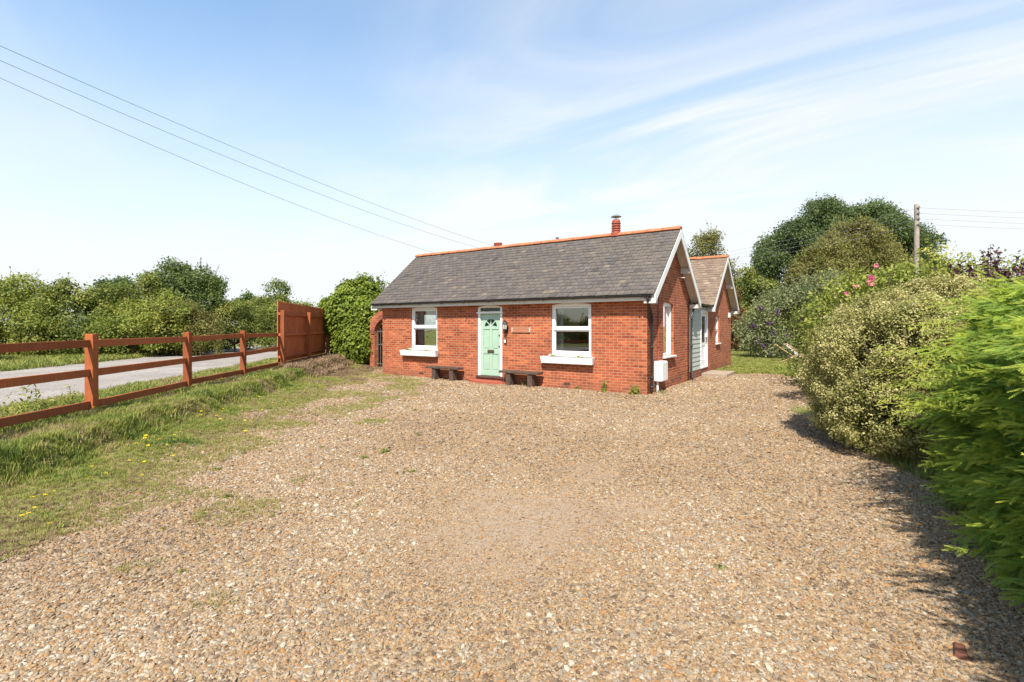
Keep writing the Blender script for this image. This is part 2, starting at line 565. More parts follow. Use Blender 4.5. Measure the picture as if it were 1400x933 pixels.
def height(x, y):
    x = np.asarray(x, float)
    y = np.asarray(y, float)
    d = x - fence_x(y) + 0.28 * (fbm(x * 0, y, 1.1, 5) - 0.5)
    lip = 0.40 - 0.27 * sst(0.88, 1.15, d) - 0.13 * sst(1.15, 2.4, d)
    lumps = (fbm(x, y, 0.55, 3) - 0.5) * 0.11 * sst(2.5, 1.2, d) * sst(-1.6, -0.4, d)
    gr = (fbm(x, y, 1.6, 9) - 0.5) * 0.035 * sst(2.0, 2.8, d)
    return np.where(d < 0.85, 0.40, lip) + lumps + gr


def lawn_w(x, y):                                  # 1 on the back lawn
    e = 18.4 - 0.35 * (x - 8.0) + 1.1 * (fbm(x, y, 1.3, 21) - 0.5)
    return sst(-0.25, 0.35, y - e) * sst(7.0, 7.6, x + 0.4 * (y - 18))


def grass_w(x, y):
    d = x - fence_x(y)
    e = 2.0 + 1.7 * (fbm(x, y, 1.0, 11) - 0.5) + 0.35 * sst(9, 16, y)
    g = sst(0.4, -0.25, d - e)
    back = sst(22.3, 23.0, y)
    hx = hedge_x(y)
    hd = sst(-0.05, 0.35, x - hx - 0.3 * (fbm(x, y, 0.6, 8) - 0.5)) * sst(12.0, 10, y)
    return np.maximum.reduce([g, back, lawn_w(x, y), hd])


def grid_lines(lo, hi, step, far, grow=1.35):
    a = list(np.arange(lo, hi + 1e-6, step))
    s = step
    x = a[-1]
    while x < far:
        s *= grow
        x += s
        a.append(x)
    s = step
    x = lo
    pre = []
    while x > -far:
        s *= grow
        x -= s
        pre.append(x)
    return np.array(pre[::-1] + a)


gx = grid_lines(-9.5, 9.5, 0.085, 900)
gy = grid_lines(-0.5, 21.0, 0.085, 1200)
X, Y = np.meshgrid(gx, gy)
Z = height(X, Y)
V = np.stack([X.ravel(), Y.ravel(), Z.ravel()], 1)
nx = len(gx)
ii, jj = np.meshgrid(np.arange(len(gx) - 1), np.arange(len(gy) - 1))
b0 = (jj * nx + ii).ravel()
F = np.stack([b0, b0 + 1, b0 + 1 + nx, b0 + nx], 1)

m, t = mat('ground')
o = t.obj()
ga = t.attr('grass').outputs['Fac']
pa = t.attr('packed').outputs['Fac']
# stones: a cell pattern at pebble size, washed over by broad drifts of colour
v1 = t.n('ShaderNodeTexVoronoi', None, {'Vector': o, 'Scale': 46.0, 'Randomness': 1.0})
v2 = t.n('ShaderNodeTexVoronoi', None, {'Vector': o, 'Scale': 105.0, 'Randomness': 1.0})
s1 = t.n('ShaderNodeSeparateXYZ', None, {0: v1.outputs['Color']}).outputs[0]
s2 = t.n('ShaderNodeSeparateXYZ', None, {0: v2.outputs['Color']}).outputs[1]
c1 = t.ramp(s1, STONES, 'CONSTANT')
c2 = t.ramp(s2, [(0, (0.13, 0.095, 0.065)), (0.3, (0.235, 0.17, 0.112)), (0.6, (0.305, 0.22, 0.142)), (1, (0.38, 0.30, 0.215))])
edge = t.mapr(v1.outputs['Distance'], 0.35, 0.75, 0, 0.75)
peb = t.mix(edge, c1, t.mix(1.0, c1, C4(0.45, 0.40, 0.35), 'MULTIPLY'))
drift = t.noise(o, 0.5, 5, 0.6)
peb = t.mix(t.mapr(t.noise(o, 1.8, 4), 0.4, 0.7, 0.1, 0.65), peb, c2)
peb = t.mix(0.8, peb, t.mix(1.0, peb, t.ramp(drift, [(0.3, (1.25, 1.12, 0.98)), (0.5, (1.42, 1.32, 1.16)), (0.72, (1.5, 1.45, 1.36))]), 'MULTIPLY'))
fines = t.ramp(t.noise(o, 60, 4, 0.7), [(0.3, (0.215, 0.165, 0.12)), (0.7, (0.345, 0.275, 0.21))])
fines = t.mix(t.math('MULTIPLY', t.mapr(s2, 0.62, 0.66), 0.6), fines, c2)
peb = t.mix(t.math('MULTIPLY', pa, t.mapr(t.noise(o, 5, 4), 0.25, 0.6, 0.25, 0.85)), peb, fines)
# thatch and turf
gn = t.noise(o, 26, 5, 0.75)
gb = t.noise(o, 0.9, 4, 0.6)
turf = t.ramp(gn, [(0.25, (0.085, 0.090, 0.022)), (0.5, (0.165, 0.170, 0.042)), (0.75, (0.26, 0.235, 0.085))])
dry = t.ramp(gn, [(0.25, (0.13, 0.10, 0.05)), (0.75, (0.27, 0.205, 0.11))])
turf = t.mix(t.mapr(gb, 0.48, 0.68, 0.0, 0.7), turf, dry)
gm = t.mapr(t.math('ADD', ga, t.math('MULTIPLY', t.math('SUBTRACT', gn, 0.5), 0.8)), 0.3, 0.7)
col = t.mix(gm, peb, turf)
hgt = t.math('MULTIPLY', t.math('SUBTRACT', 1.0, v1.outputs['Distance']), t.math('SUBTRACT', 1.0, pa))
nrm = t.bump(t.math('ADD', hgt, t.math('MULTIPLY', gn, 0.5)), 0.9, 0.012)
t.out(col, 0.85, nrm, spec=0.15)
M['ground'] = m

ground = np_mesh('ground', V, F, M['ground'], smooth=True)
tag(ground, 'pale shingle drive running into rough grass and lawn', 'ground', kind='structure')


def packed_w(x, y):
    n = fbm(x, y, 0.7, 31) - 0.5
    r = np.sqrt(((x - 0.1) / 1.45) ** 2 + ((y - 4.4) / 1.6) ** 2)
    r2 = np.sqrt(((x - 0.9) / 0.5) ** 2 + ((y - 5.9) / 0.6) ** 2)
    return np.maximum(sst(1.1, 0.35, r + n * 1.1), 0.8 * sst(1.1, 0.4, r2 + n * 1.1))


for nm, fn in (('grass', grass_w), ('packed', packed_w)):
    at = ground.data.attributes.new(nm, 'FLOAT', 'POINT')
    at.data.foreach_set('value', fn(X.ravel(), Y.ravel()).astype(np.float32))

# lane beyond the fence
m, t = mat('lane')
o = t.obj()
vv = t.n('ShaderNodeTexVoronoi', None, {'Vector': o, 'Scale': 55.0})
cc = t.n('ShaderNodeSeparateXYZ', None, {0: vv.outputs['Color']}).outputs[0]
c = t.ramp(cc, [(0, (0.19, 0.17, 0.15)), (0.5, (0.285, 0.26, 0.235)), (1, (0.38, 0.35, 0.32))])
c = t.mix(1.0, c, t.ramp(t.noise(o, 0.9, 5), [(0.3, (0.82, 0.8, 0.78)), (0.7, (1.12, 1.1, 1.08))]), 'MULTIPLY')
t.out(c, 0.85, t.bump(vv.outputs['Distance'], 0.5, 0.008), spec=0.15)
M['lane'] = m
ys = np.concatenate([np.arange(-30, 30, 0.5), np.arange(30, 160, 5.0)])
LV, LF = [], []
for i, y in enumerate(ys):
    wig = 0.22 * math.sin(y * 0.9) + 0.15 * math.sin(y * 2.3 + 1)
    for a in (-1.35 + wig * 0.6, -3.2, -5.4, -7.7 - wig * 1.3):
        LV.append((fence_x(y) + a, y, 0.406 + 0.0 * a))
for i in range(len(ys) - 1):
    for k in range(3):
        q = i * 4 + k
        LF.append((q, q + 4, q + 5, q + 1))
LF = [f[::-1] for f in LF]
lane = np_mesh('road', LV, LF, M['lane'])
# the terrain has small lumps only near the fence, so the lane lies 6 mm above it
tag(lane, 'grey stony lane running past behind the red fence', 'road', kind='structure')

# ------------------------------------------------------------------ cottage
A_YAW = -0.591
CORNER = (3.438, 12.743, 0.0)
house = thing('brick_bungalow', 'red brick bungalow with grey slate roof and mint green front door', 'house', CORNER, A_YAW)
L = 9.81
DEP = 4.12
ZT = 2.44
RZ = 4.50
RV = 2.06


def fr_(a, b, c):      # front wall: a along, b outwards, c up
    return (a, -b, c)


def sd_(a, b, c):      # right side walls
    return (b, a, c)


def wall(name, fn, a0, a1, top, openings, thick, mt, parent, z0=-0.25, breaks=()):
    """sheet wall with openings (a0,a1,z0,topfn); solid with reveals"""
    xs = {a0, a1, *breaks}
    for (p, q, zb, tf) in openings:
        xs |= {p, q}
        xs |= {p + (q - p) * k / 10 for k in range(11)}
    xs = sorted(xs)
    b = MB(fn)
    for p, q in zip(xs[:-1], xs[1:]):
        op = [o_ for o_ in openings if o_[0] <= p + 1e-6 and o_[1] >= q - 1e-6]
        spans = []
        if op:
            zb, tf = op[0][2], op[0][3]
            spans.append((z0, z0, zb, zb))
            spans.append((tf(p), tf(q), top(p), top(q)))
        else:
            spans.append((z0, z0, top(p), top(q)))
        for (l0, r0, l1, r1) in spans:
            for d in (0.0, -thick):
                b.add([(p, d, l0), (q, d, r0), (q, d, r1), (p, d, l1)], [(0, 1, 2, 3) if d == 0 else (3, 2, 1, 0)])
            b.add([(p, 0, l1), (q, 0, r1), (q, -thick, r1), (p, -thick, l1)], [(0, 1, 2, 3)])
            if op:
                b.add([(p, 0, l0), (q, 0, r0), (q, -thick, r0), (p, -thick, l0)], [(0, 1, 2, 3)])
        if op:
            o_ = op[0]
            for e, cond in ((p, abs(p - o_[0]) < 1e-6), (q, abs(q - o_[1]) < 1e-6)):
                if cond:
                    b.add([(e, 0, o_[2]), (e, -thick, o_[2]), (e, -thick, o_[3](e)), (e, 0, o_[3](e))], [(0, 1, 2, 3)])
    for e in (a0, a1):
        b.add([(e, 0, z0), (e, -thick, z0), (e, -thick, top(e)), (e, 0, top(e))], [(0, 1, 2, 3)])
    return b.build(name, mt, parent, recalc=False)


def arch(p, q, z, rise=0.06):
    mid, h = (p + q) / 2, (q - p) / 2
    return lambda a: z - rise * ((a - mid) / h) ** 2


W1 = (-8.37, -7.15, 0.97, arch(-8.37, -7.15, 2.41))
DR = (-5.44, -4.50, 0.14, arch(-5.44, -4.50, 2.39))
W2 = (-2.79, -1.55, 0.94, arch(-2.79, -1.55, 2.40))
wall('wall', fr_, -L, 0.0, lambda a: ZT + 0.08, [W1, DR, W2], 0.26, M['brick'], house)


def gab(v0, v1, rv, rz, zt):
    sl0 = (rz - zt) / (rv - v0)
    sl1 = (rz - zt) / (v1 - rv)
    return lambda a: (zt + (a - v0) * sl0 if a <= rv else zt + (v1 - a) * sl1)


GW = (1.34, 2.32, 0.90, arch(1.34, 2.32, 2.42))
top_main = gab(0, DEP, RV, RZ - 0.10, 2.62)
wall('wall', sd_, 0.004, DEP, top_main, [GW], 0.26, M['brick'], house, breaks=(RV,))
# left gable (with a window) and back wall
LW = (1.35, 2.95, 0.85, arch(1.35, 2.95, 2.3))
wall('wall', lambda a, b, c: (-L - b + 0.004, a, c), 0.004, DEP, top_main, [LW], 0.26, M['brick'], house, breaks=(RV,))
wall('wall', lambda a, b, c: (a, DEP + b + 0.004, c), -L, 0, lambda a: ZT + 0.08, [(-6.4, -5.2, 1.0, lambda a: 2.2)], 0.26, M['brick'], house)
# rooms
b = MB()
b.box(-L + 0.27, -0.27, 0.27, DEP - 0.27, 0.05, 0.12)
b.build('room_floor', M['inner_floor'], house)
b = MB()
b.box(-L + 0.27, -0.27, 0.27, DEP - 0.27, 2.44, 2.47)
b.box(-6.1, -6.0, 0.27, DEP - 0.27, 0.125, 2.435)
b.box(-3.9, -3.8, 0.27, DEP - 0.27, 0.125, 2.435)
b.build('partition', M['inner_wall'], house)


def window(fn, op, mid, depth=0.045, lower=True, curtains=(), sillw=0.09, dark=False):
    p, q, z0, tf = op
    fw = 0.062
    zs = min(tf(p), tf(q))
    b = MB(fn)
    d0, d1 = -depth - 0.09, -depth
    b.box(p, p + fw, d0, d1, z0, zs)
    b.box(q - fw, q, d0, d1, z0, zs)
    b.box(p + fw, q - fw, d0, d1, z0, z0 + fw)
    n = 12
    poly = [(p, zs), (p + fw, zs - 0.045)]
    poly = [(p + fw, zs - 0.05), (q - fw, zs - 0.05), (q - fw, zs), (q, zs)] + [(q + (p - q) * k / n, tf(q + (p - q) * k / n)) for k in range(1, n)] + [(p, zs), (p + fw, zs)]
    b.prism(poly, d0, d1 + 0.012)
    w_ = b.build('window', M['upvc'], house, bevel=0.006)
    # sashes
    if mid:
        s = MB(fn)
        r = 0.038
        for (zl, zh, dd) in ((mid, zs - 0.055, 0.03), (z0 + fw + 0.003, mid - 0.07, -0.005)):
            e0, e1 = d0 + 0.01, d1 - 0.03 + dd
            s.box(p + fw + 0.002, p + fw + r, e0, e1, zl, zh)
            s.box(q - fw - r, q - fw - 0.002, e0, e1, zl, zh)
            s.box(p + fw + r, q - fw - r, e0, e1, zl, zl + r)
            s.box(p + fw + r, q - fw - r, e0, e1, zh - r, zh)
        s.box(p + fw + 0.004, q - fw - 0.004, d0 + 0.01, d1 + 0.008, mid - 0.067, mid - 0.003)
        s.build('sash', M['upvc'], w_, bevel=0.004)
    g = MB(fn)
    dg = -depth - 0.06
    g.add([(p + fw, dg, z0 + fw), (q - fw, dg, z0 + fw), (q - fw, dg, zs - 0.05), (p + fw, dg, zs - 0.05)], [(0, 1, 2, 3)])
    g.build('pane', M['dark_glass'] if dark else M['glass'], w_, recalc=False)
    s = MB(fn)
    s.box(p - 0.04, q + 0.04, -0.04, sillw, z0 - 0.05, z0 - 0.002)
    s.build('sill', M['white_paint'], w_, bevel=0.008)
    for (c0, c1) in curtains:
        nf = 26
        pts = []
        for k in range(nf + 1):
            a = c0 + (c1 - c0) * k / nf
            pts.append((a, -0.30 - 0.03 * math.sin(k * 1.9) - 0.012 * math.sin(k * 4.1)))
        vs, fs = [], []
        for a, dd in pts:
            vs += [(a, dd, z0 - 0.1), (a, dd, zs + 0.0), (a, dd - 0.012, z0 - 0.1), (a, dd - 0.012, zs)]
        for k in range(nf):
            q0 = 4 * k
            fs += [(q0, q0 + 4, q0 + 5, q0 + 1), (q0 + 2, q0 + 3, q0 + 7, q0 + 6)]
        MB(fn).add(vs, fs).build('curtain', M['curtain_cloth'], w_, smooth=True)
    return w_


window(fr_, W1, 1.74, curtains=((-8.36, -8.02), (-7.42, -7.16)))
window(fr_, W2, 1.70, curtains=((-2.78, -2.54), (-1.66, -1.56)))
window(sd_, GW, 0, depth=0.07)
window(lambda a, b, c: (-L - b + 0.004, a, c), LW, 0)

# front door: white frame, fanlight strip, mint leaf
p, q = DR[0], DR[1]
b = MB(fr_)
b.box(p, p + 0.085, -0.11, -0.01, 0.20, 2.33)
b.box(q - 0.085, q, -0.11, -0.01, 0.20, 2.33)
b.box(p + 0.085, q - 0.085, -0.11, -0.012, 2.13, 2.20)
tf = DR[3]
poly = [(p + 0.085, 2.31), (q - 0.085, 2.31), (q - 0.085, 2.33), (q, 2.33)] + [(q + (p - q) * k / 12, tf(q + (p - q) * k / 12)) for k in range(1, 12)] + [(p, 2.33), (p + 0.085, 2.33)]
b.prism(poly, -0.11, -0.004)
b.box(p - 0.03, q + 0.03, -0.02, 0.025, 2.135, 2.185)
fr_o = b.build('door_frame', M['white_paint'], house, bevel=0.006)
MB(fr_).box(p + 0.085, q - 0.085, -0.075, -0.065, 2.20, 2.31).build('fanlight', M['dark_glass'], fr_o)
MB(fr_).box(p - 0.05, q + 0.05, -0.11, 0.05, 0.14, 0.198).build('threshold', M['dark_wood'], house, bevel=0.006)
l0, l1 = p + 0.088, q - 0.088
b = MB(fr_)
mid = (l0 + l1) / 2
zz0, zz1 = 0.205, 2.125
b.box(l0, l1, -0.105, -0.078, zz0, zz1)
d = -0.058
b.box(l0, l0 + 0.095, -0.078, d, zz0, zz1)
b.box(l1 - 0.095, l1, -0.078, d, zz0, zz1)
b.box(l0 + 0.095, l1 - 0.095, -0.078, d, zz0, zz0 + 0.16)
b.box(l0 + 0.095, l1 - 0.095, -0.078, d, 0.88, 1.03)
b.box(l0 + 0.095, l1 - 0.095, -0.078, d, 1.64, zz1)
b.box(mid - 0.045, mid + 0.045, -0.078, d, zz0 + 0.16, 0.88)
b.box(mid - 0.045, mid + 0.045, -0.078, d, 1.03, 1.64)
for (a0, a1) in ((l0 + 0.12, mid - 0.07), (mid + 0.07, l1 - 0.12)):
    for (c0, c1) in ((zz0 + 0.19, 0.85), (1.06, 1.61)):
        b.box(a0, a1, -0.078, d - 0.006, c0, c1)
door = b.build('door', M['mint_paint'], house, bevel=0.005)
g = MB(fr_)
rr = 0.235
zc = 1.715
for k in range(4):
    a0, a1 = math.pi * k / 4 + 0.07, math.pi * (k + 1) / 4 - 0.07
    pts = [(mid + 0.055 * math.cos((a0 + a1) / 2), zc + 0.03 + 0.055 * math.sin((a0 + a1) / 2))]
    for j in range(7):
        an = a0 + (a1 - a0) * j / 6
        pts.append((mid + rr * math.cos(an), zc + 1.05 * rr * math.sin(an)))
    g.prism(pts, d - 0.01, d + 0.003)
g.build('pane', M['dark_glass'], door)
b = MB(fr_)
b.box(mid - 0.125, mid + 0.125, d - 0.004, d + 0.012, 0.905, 1.005)
b.box(mid - 0.10, mid + 0.10, d + 0.012, d + 0.018, 0.925, 0.985)
b.build('letterbox', M['bronze'], door, bevel=0.004)
for zk in (1.46, 1.12):
    MB(fr_).tube([(l1 - 0.055, d - 0.004, zk), (l1 - 0.055, d + 0.02, zk), (l1 - 0.055, d + 0.035, zk)], [0.02, 0.022, 0.014], 10).build('handle', M['bronze'], door)
# bowed red tile step
b = MB(fr_)
pts = []
for k in range(13):
    an = math.pi * k / 12
    pts.append((-4.97 + 0.72 * math.cos(an), 0.02 + 0.34 * math.sin(an) ** 0.6))
n = len(pts)
vs = [(a, bb, -0.1) for a, bb in pts] + [(a, bb, 0.075) for a, bb in pts]
b.add(vs, [tuple(range(n)), tuple(range(2 * n - 1, n - 1, -1))] + [(i, (i + 1) % n, n + (i + 1) % n, n + i) for i in range(n)])
b.build('doorstep', M['red_clay'], house, bevel=0.01)

# air bricks
for (fn, a, z) in ((fr_, -7.88, 0.09), (fr_, -2.29, 0.09), (sd_, 0.62, 0.14), (sd_, 2.25, 0.14), (sd_, 3.05, 0.14)):
    b = MB(fn)
    b.box(a - 0.10, a + 0.10, -0.02, 0.004, z, z + 0.07)
    b.build('air_brick', M['bronze'], house)


def slates(parent, mt, u0, u1, ve, ze, vr, rz, seed, wid=0.2, expo=0.157, flip=1.0):
    """one roof slope of individually laid slates; eave (ve,ze) to ridge (vr,rz)"""
    rs = np.random.RandomState(seed)
    e = Vector((0, ve, ze))
    r_ = Vector((0, vr, rz))
    up = (r_ - e)
    ln = up.length
    up.normalize()
    nrm = Vector((0, -up.z, up.y)) if up.y > 0 else Vector((0, up.z, -up.y))
    V, F, RN = [], [], []
    nc = int(ln / expo) + 1
    for i in range(nc):
        off = (i % 2) * wid / 2
        u = u0 - off
        s0 = i * expo
        while u < u1 - 1e-4:
            a, bb = max(u, u0), min(u + wid, u1)
            u += wid
            if bb - a < 0.02:
                continue
            g = 0.004
            lo = max(0.0 if i else -0.03, s0 + rs.normal(0, 0.004)) if i else -0.03
            hi = min(s0 + expo * 2.0, ln)
            t0, t1 = 0.026 + rs.uniform(0, 0.008), 0.004
            skew = rs.normal(0, 0.003)
            th = 0.010
            P = []
            for (uu, ss, hh) in ((a + g, lo + skew, t0), (bb - g, lo - skew, t0 + rs.normal(0, 0.0015)), (bb - g, hi, t1), (a + g, hi, t1)):
                P.append(e + up * ss + nrm * hh + Vector((uu, 0, 0)))
            P += [x - nrm * th for x in P[:2]]
            k = len(V)
            V += [tuple(x) for x in P]
            F += [(k, k + 1, k + 2, k + 3), (k + 4, k + 5, k + 1, k), (k + 4, k, k + 3, k + 3), (k + 5, k + 1, k + 2, k + 2)][:2]
            c = np.clip(rs.normal(0.5, 0.17), 0, 0.94)
            if rs.rand() < 0.018:
                c = 1.0
            RN += [c, c * 0.6]
    o_ = np_mesh('roof', V, F, mt, parent, RN)
    # underlay sheet beneath the slates
    bm_ = MB()
    for hh in (-0.004, -0.045):
        pass
    cs = [e + Vector((u0 + 0.01, 0, 0)), e + Vector((u1 - 0.01, 0, 0)), r_ + Vector((u1 - 0.01, 0, 0)), r_ + Vector((u0 + 0.01, 0, 0))]
    bm_.add([tuple(x - nrm * 0.006) for x in cs] + [tuple(x - nrm * 0.05) for x in cs],
            [(0, 1, 2, 3), (7, 6, 5, 4), (0, 4, 5, 1), (1, 5, 6, 2), (2, 6, 7, 3), (3, 7, 4, 0)])
    bm_.build('roof_deck', M['dark_wood'], o_)
    return o_


EO = 0.27
VO = 0.30
ZE = 2.55
RT = 4.53
slates(house, M['slate'], -L - VO, VO, -EO, ZE, RV, RT, 1)
slates(house, M['slate'], -L - VO, VO, DEP + EO, ZE, RV, RT, 2)


def ridge(parent, u0, u1, v, z, seed, mt='terracotta'):
    rs = np.random.RandomState(seed)
    b = MB()
    u = u0
    while u < u1 - 0.05:
        e = min(u + 0.45, u1)
        r_ = 0.115
        n = 8
        vs, fs = [], []
        dz = rs.normal(0, 0.004)
        for uu, sc in ((u + 0.004, 1.0), (e - 0.004, 1.0)):
            for k in range(n + 1):
                an = math.pi * (0.06 + 0.88 * k / n)
                vs.append((uu, v - math.cos(an) * r_ * sc * 1.1, z - 0.055 + dz + math.sin(an) * r_ * sc))
            for k in range(n + 1):
                an = math.pi * (0.06 + 0.88 * k / n)
                vs.append((uu, v - math.cos(an) * r_ * 0.8, z - 0.075 + dz + math.sin(an) * r_ * 0.85))
        N = n + 1
        for k in range(n):
            fs.append((k, k + 1, 2 * N + k + 1, 2 * N + k))
            fs.append((N + k, 3 * N + k, 3 * N + k + 1, N + k + 1))
            fs.append((k, N + k, N + k + 1, k + 1))
            fs.append((2 * N + k, 2 * N + k + 1, 3 * N + k + 1, 3 * N + k))
        fs += [(0, 2 * N, 3 * N, N), (n, N + n, 3 * N + n, 2 * N + n)]
        b.add(vs, fs)
        u = e
    return b.build('ridge_tiles', M[mt], parent, smooth=False)


ridge(house, -L - VO, VO, RV, RT + 0.02, 4)


def verge(parent, u, v0, z0, rv, rz, v1, z1, dep=0.20, th=0.035, wallu=0.0):
    """bargeboards, their boxed feet and the sloping soffit behind them at plane u"""
    for (va, za, s) in ((v0, z0, 1), (v1, z1, -1)):
        sl = (rz - za) / (rv - va)
        b = MB(sd_)
        ang = math.hypot(1, sl)
        dz = dep * ang
        poly = [(va, za - 0.012), (rv, rz - 0.012), (rv, rz - dz), (va + s * 0.10, za + sl * s * 0.10 - dz), (va, za - 0.24)]
        b.prism(poly, u - th, u)
        b.build('bargeboard', M['white_paint'], parent, bevel=0.004)
        b = MB(sd_)
        dz2 = 0.075
        poly = [(va + s * 0.02, za - dz2), (rv, rz - dz2 * ang), (rv, rz - (dz2 + 0.03) * ang), (va + s * 0.02, za - dz2 - 0.03 * ang)]
        b.prism(poly, wallu + 0.004, u - th - 0.003)
        b.build('soffit', M['soffit_paint'], parent)
        b = MB(sd_)
        b.box(min(va + s * 0.01, va + s * 0.30), max(va + s * 0.01, va + s * 0.30), wallu + 0.004, u - th - 0.003, za - 0.235, za - 0.115)
        b.build('soffit', M['soffit_paint'], parent)
        if s == -1:                                  # purlin end half-way up the rear verge
            b = MB(sd_)
            vm = rv + (va - rv) * 0.45
            zm = rz + (za - rz) * 0.45
            b.box(vm - 0.05, vm + 0.05, wallu + 0.004, u - th - 0.003, zm - 0.30, zm - 0.125)
            b.build('purlin_end', M['soffit_paint'], parent)


verge(house, VO, -EO, ZE, RV, RT, DEP + EO, ZE)
# left verge mirrored
lv = lambda a, b, c: (-L - b, a, c)
for (va, s) in ((-EO, 1), (DEP + EO, -1)):
    sl = (RT - ZE) / (RV - va)
    b = MB(lv)
    dz = 0.2 * math.hypot(1, sl)
    b.prism([(va, ZE - 0.012), (RV, RT - 0.012), (RV, RT - dz), (va + s * 0.1, ZE + sl * s * 0.1 - dz), (va, ZE - 0.24)], VO - 0.035, VO)
    b.build('bargeboard', M['white_paint'], house, bevel=0.004)
    b = MB(lv)
    b.box(min(va + s * 0.01, va + s * 0.3), max(va + s * 0.01, va + s * 0.3), 0.004, VO - 0.04, ZE - 0.235, ZE - 0.115)
    b.build('soffit', M['soffit_paint'], house)

# eaves: fascia, soffit, gutter
b = MB(fr_)
b.box(-L - VO + 0.04, VO - 0.04, EO - 0.045, EO - 0.02, ZE - 0.165, ZE - 0.02)
b.build('fascia', M['cream_paint'], house, bevel=0.003)
b = MB(fr_)
b.box(-L - VO + 0.04, VO - 0.04, 0.004, EO - 0.047, ZE - 0.162, ZE - 0.14)
b.build('soffit', M['cream_paint'], house)


def gutter(parent, fn, a0, a1, bc, z, r_=0.055):
    vs, fs = [], []
    n = 10
    for a in (a0, a1):
        for rr_ in (r_, r_ - 0.008):
            for k in range(n + 1):
                an = math.pi * k / n
                vs.append((a, bc + rr_ * math.cos(an), z - rr_ * math.sin(an)))
    N = n + 1
    for k in range(n):
        fs += [(k, k + 1, 2 * N + k + 1, 2 * N + k), (N + k, 3 * N + k, 3 * N + k + 1, N + k + 1), (k, N + k, N + k + 1, k + 1), (2 * N + k, 2 * N + k + 1, 3 * N + k + 1, 3 * N + k)]
    fs += [(0, 2 * N, 3 * N, N), (n, N + n, 3 * N + n, 2 * N + n)]
    b = MB(fn)
    b.add(vs, fs)
    for a in (a0, a1):
        b.prism([(a - 0.004, z), (a + 0.004, z), (a + 0.004, z - r_ * 0.9), (a - 0.004, z - r_ * 0.9)], bc - r_ * 0.8, bc + r_ * 0.8)
    a = a0 + 0.5
    while a < a1:
        b.box(a - 0.02, a + 0.02, bc - r_ - 0.004, bc + r_ + 0.006, z - 0.062, z - 0.045)
        b.box(a - 0.02, a + 0.02, bc + r_ + 0.0, bc + r_ + 0.006, z - 0.062, z + 0.004)
        a += 0.95
    return b.build('gutter', M['black_plastic'], parent)


gutter(house, fr_, -L - VO + 0.06, VO - 0.09, EO + 0.045, ZE - 0.022)


def downpipe(parent, pts, clips, r_=0.034, shoe=True):
    b = MB()
    b.tube(pts, r_, 10)
    for c in clips:
        b.tube([(c[0], c[1], c[2] - 0.025), (c[0], c[1], c[2] + 0.025)], r_ + 0.009, 10)
    return b.build('downpipe', M['black_plastic'], parent, smooth=True)


# corner downpipe round on the gable side and the one at the back corner
downpipe(house, [(0.12, -0.31, 2.50), (0.12, -0.30, 2.40), (0.10, -0.14, 2.28), (0.075, 0.13, 2.05), (0.075, 0.15, 1.95), (0.075, 0.15, 0.10), (0.09, 0.15, 0.05)],
         [(0.075, 0.15, 1.93), (0.075, 0.15, 1.2), (0.075, 0.15, 0.42), (0.075, 0.15, 0.18)])
downpipe(house, [(0.10, 4.32, 2.50), (0.10, 4.32, 2.38), (0.085, 4.22, 2.22), (0.075, 4.08, 2.08), (0.075, 4.07, 2.0), (0.075, 4.07, 0.08), (0.12, 4.07, 0.03)],
         [(0.075, 4.07, 1.98), (0.075, 4.07, 1.1)])
# thin overflow pipe and conduit up the gable
b = MB()
b.tube([(0.022, 0.86, 0.55), (0.022, 0.86, 3.0)], 0.014, 6)
for z_ in (1.2, 2.45):
    b.box(0.004, 0.04, 0.83, 0.89, z_, z_ + 0.04)
b.build('conduit', M['red_clay'], house)
b = MB()
b.tube([(-0.02, 2.95, 3.22), (0.16, 2.95, 3.20)], 0.011, 6)
b.build('overflow_pipe', M['white_paint'], house)

# chimney pot with cowl, small clay vent, grey vent stub
b = MB()
pz = RT + 0.06
prof = [(0.16, pz - 0.1), (0.16, pz + 0.02), (0.125, pz + 0.04), (0.12, pz + 0.05)]
for k in range(4):
    zb = pz + 0.06 + k * 0.075
    prof += [(0.12, zb), (0.145, zb + 0.012), (0.145, zb + 0.028), (0.12, zb + 0.04)]
prof += [(0.125, pz + 0.37), (0.11, pz + 0.41), (0.08, pz + 0.42)]
b.lathe(prof, -1.67, RV, 20)
pot = b.build('chimney_pot', M['red_clay'], house, smooth=False)
b = MB()
for k in range(4):
    an = k * math.pi / 2 + 0.6
    x_, y_ = -1.67 + 0.06 * math.cos(an), RV + 0.06 * math.sin(an)
    b.tube([(x_, y_, pz + 0.36), (x_, y_, pz + 0.51)], 0.009, 6)
b.lathe([(0.165, pz + 0.505), (0.16, pz + 0.512), (0.09, pz + 0.555), (0.03, pz + 0.575), (0.012, pz + 0.60)], -1.67, RV, 18)
b.build('cowl', M['steel'], pot)
b = MB()
b.lathe([(0.13, RT - 0.1), (0.13, RT + 0.10), (0.155, RT + 0.105), (0.155, RT + 0.125), (0.125, RT + 0.13), (0.125, RT + 0.15), (0.155, RT + 0.155), (0.15, RT + 0.19), (0.06, RT + 0.2)], -6.18, RV + 0.08, 16)
b.build('ridge_vent', M['red_clay'], house)
b = MB()
b.lathe([(0.045, RT - 0.3), (0.045, RT + 0.16), (0.06, RT + 0.165), (0.06, RT + 0.19), (0.03, RT + 0.2)], -3.86, RV + 0.25, 12)
b.tube([(-3.9, RV + 0.25, RT + 0.13), (-3.7, RV + 0.25, RT + 0.12)], 0.012, 6)
b.build('flue_pipe', M['lead'], house)

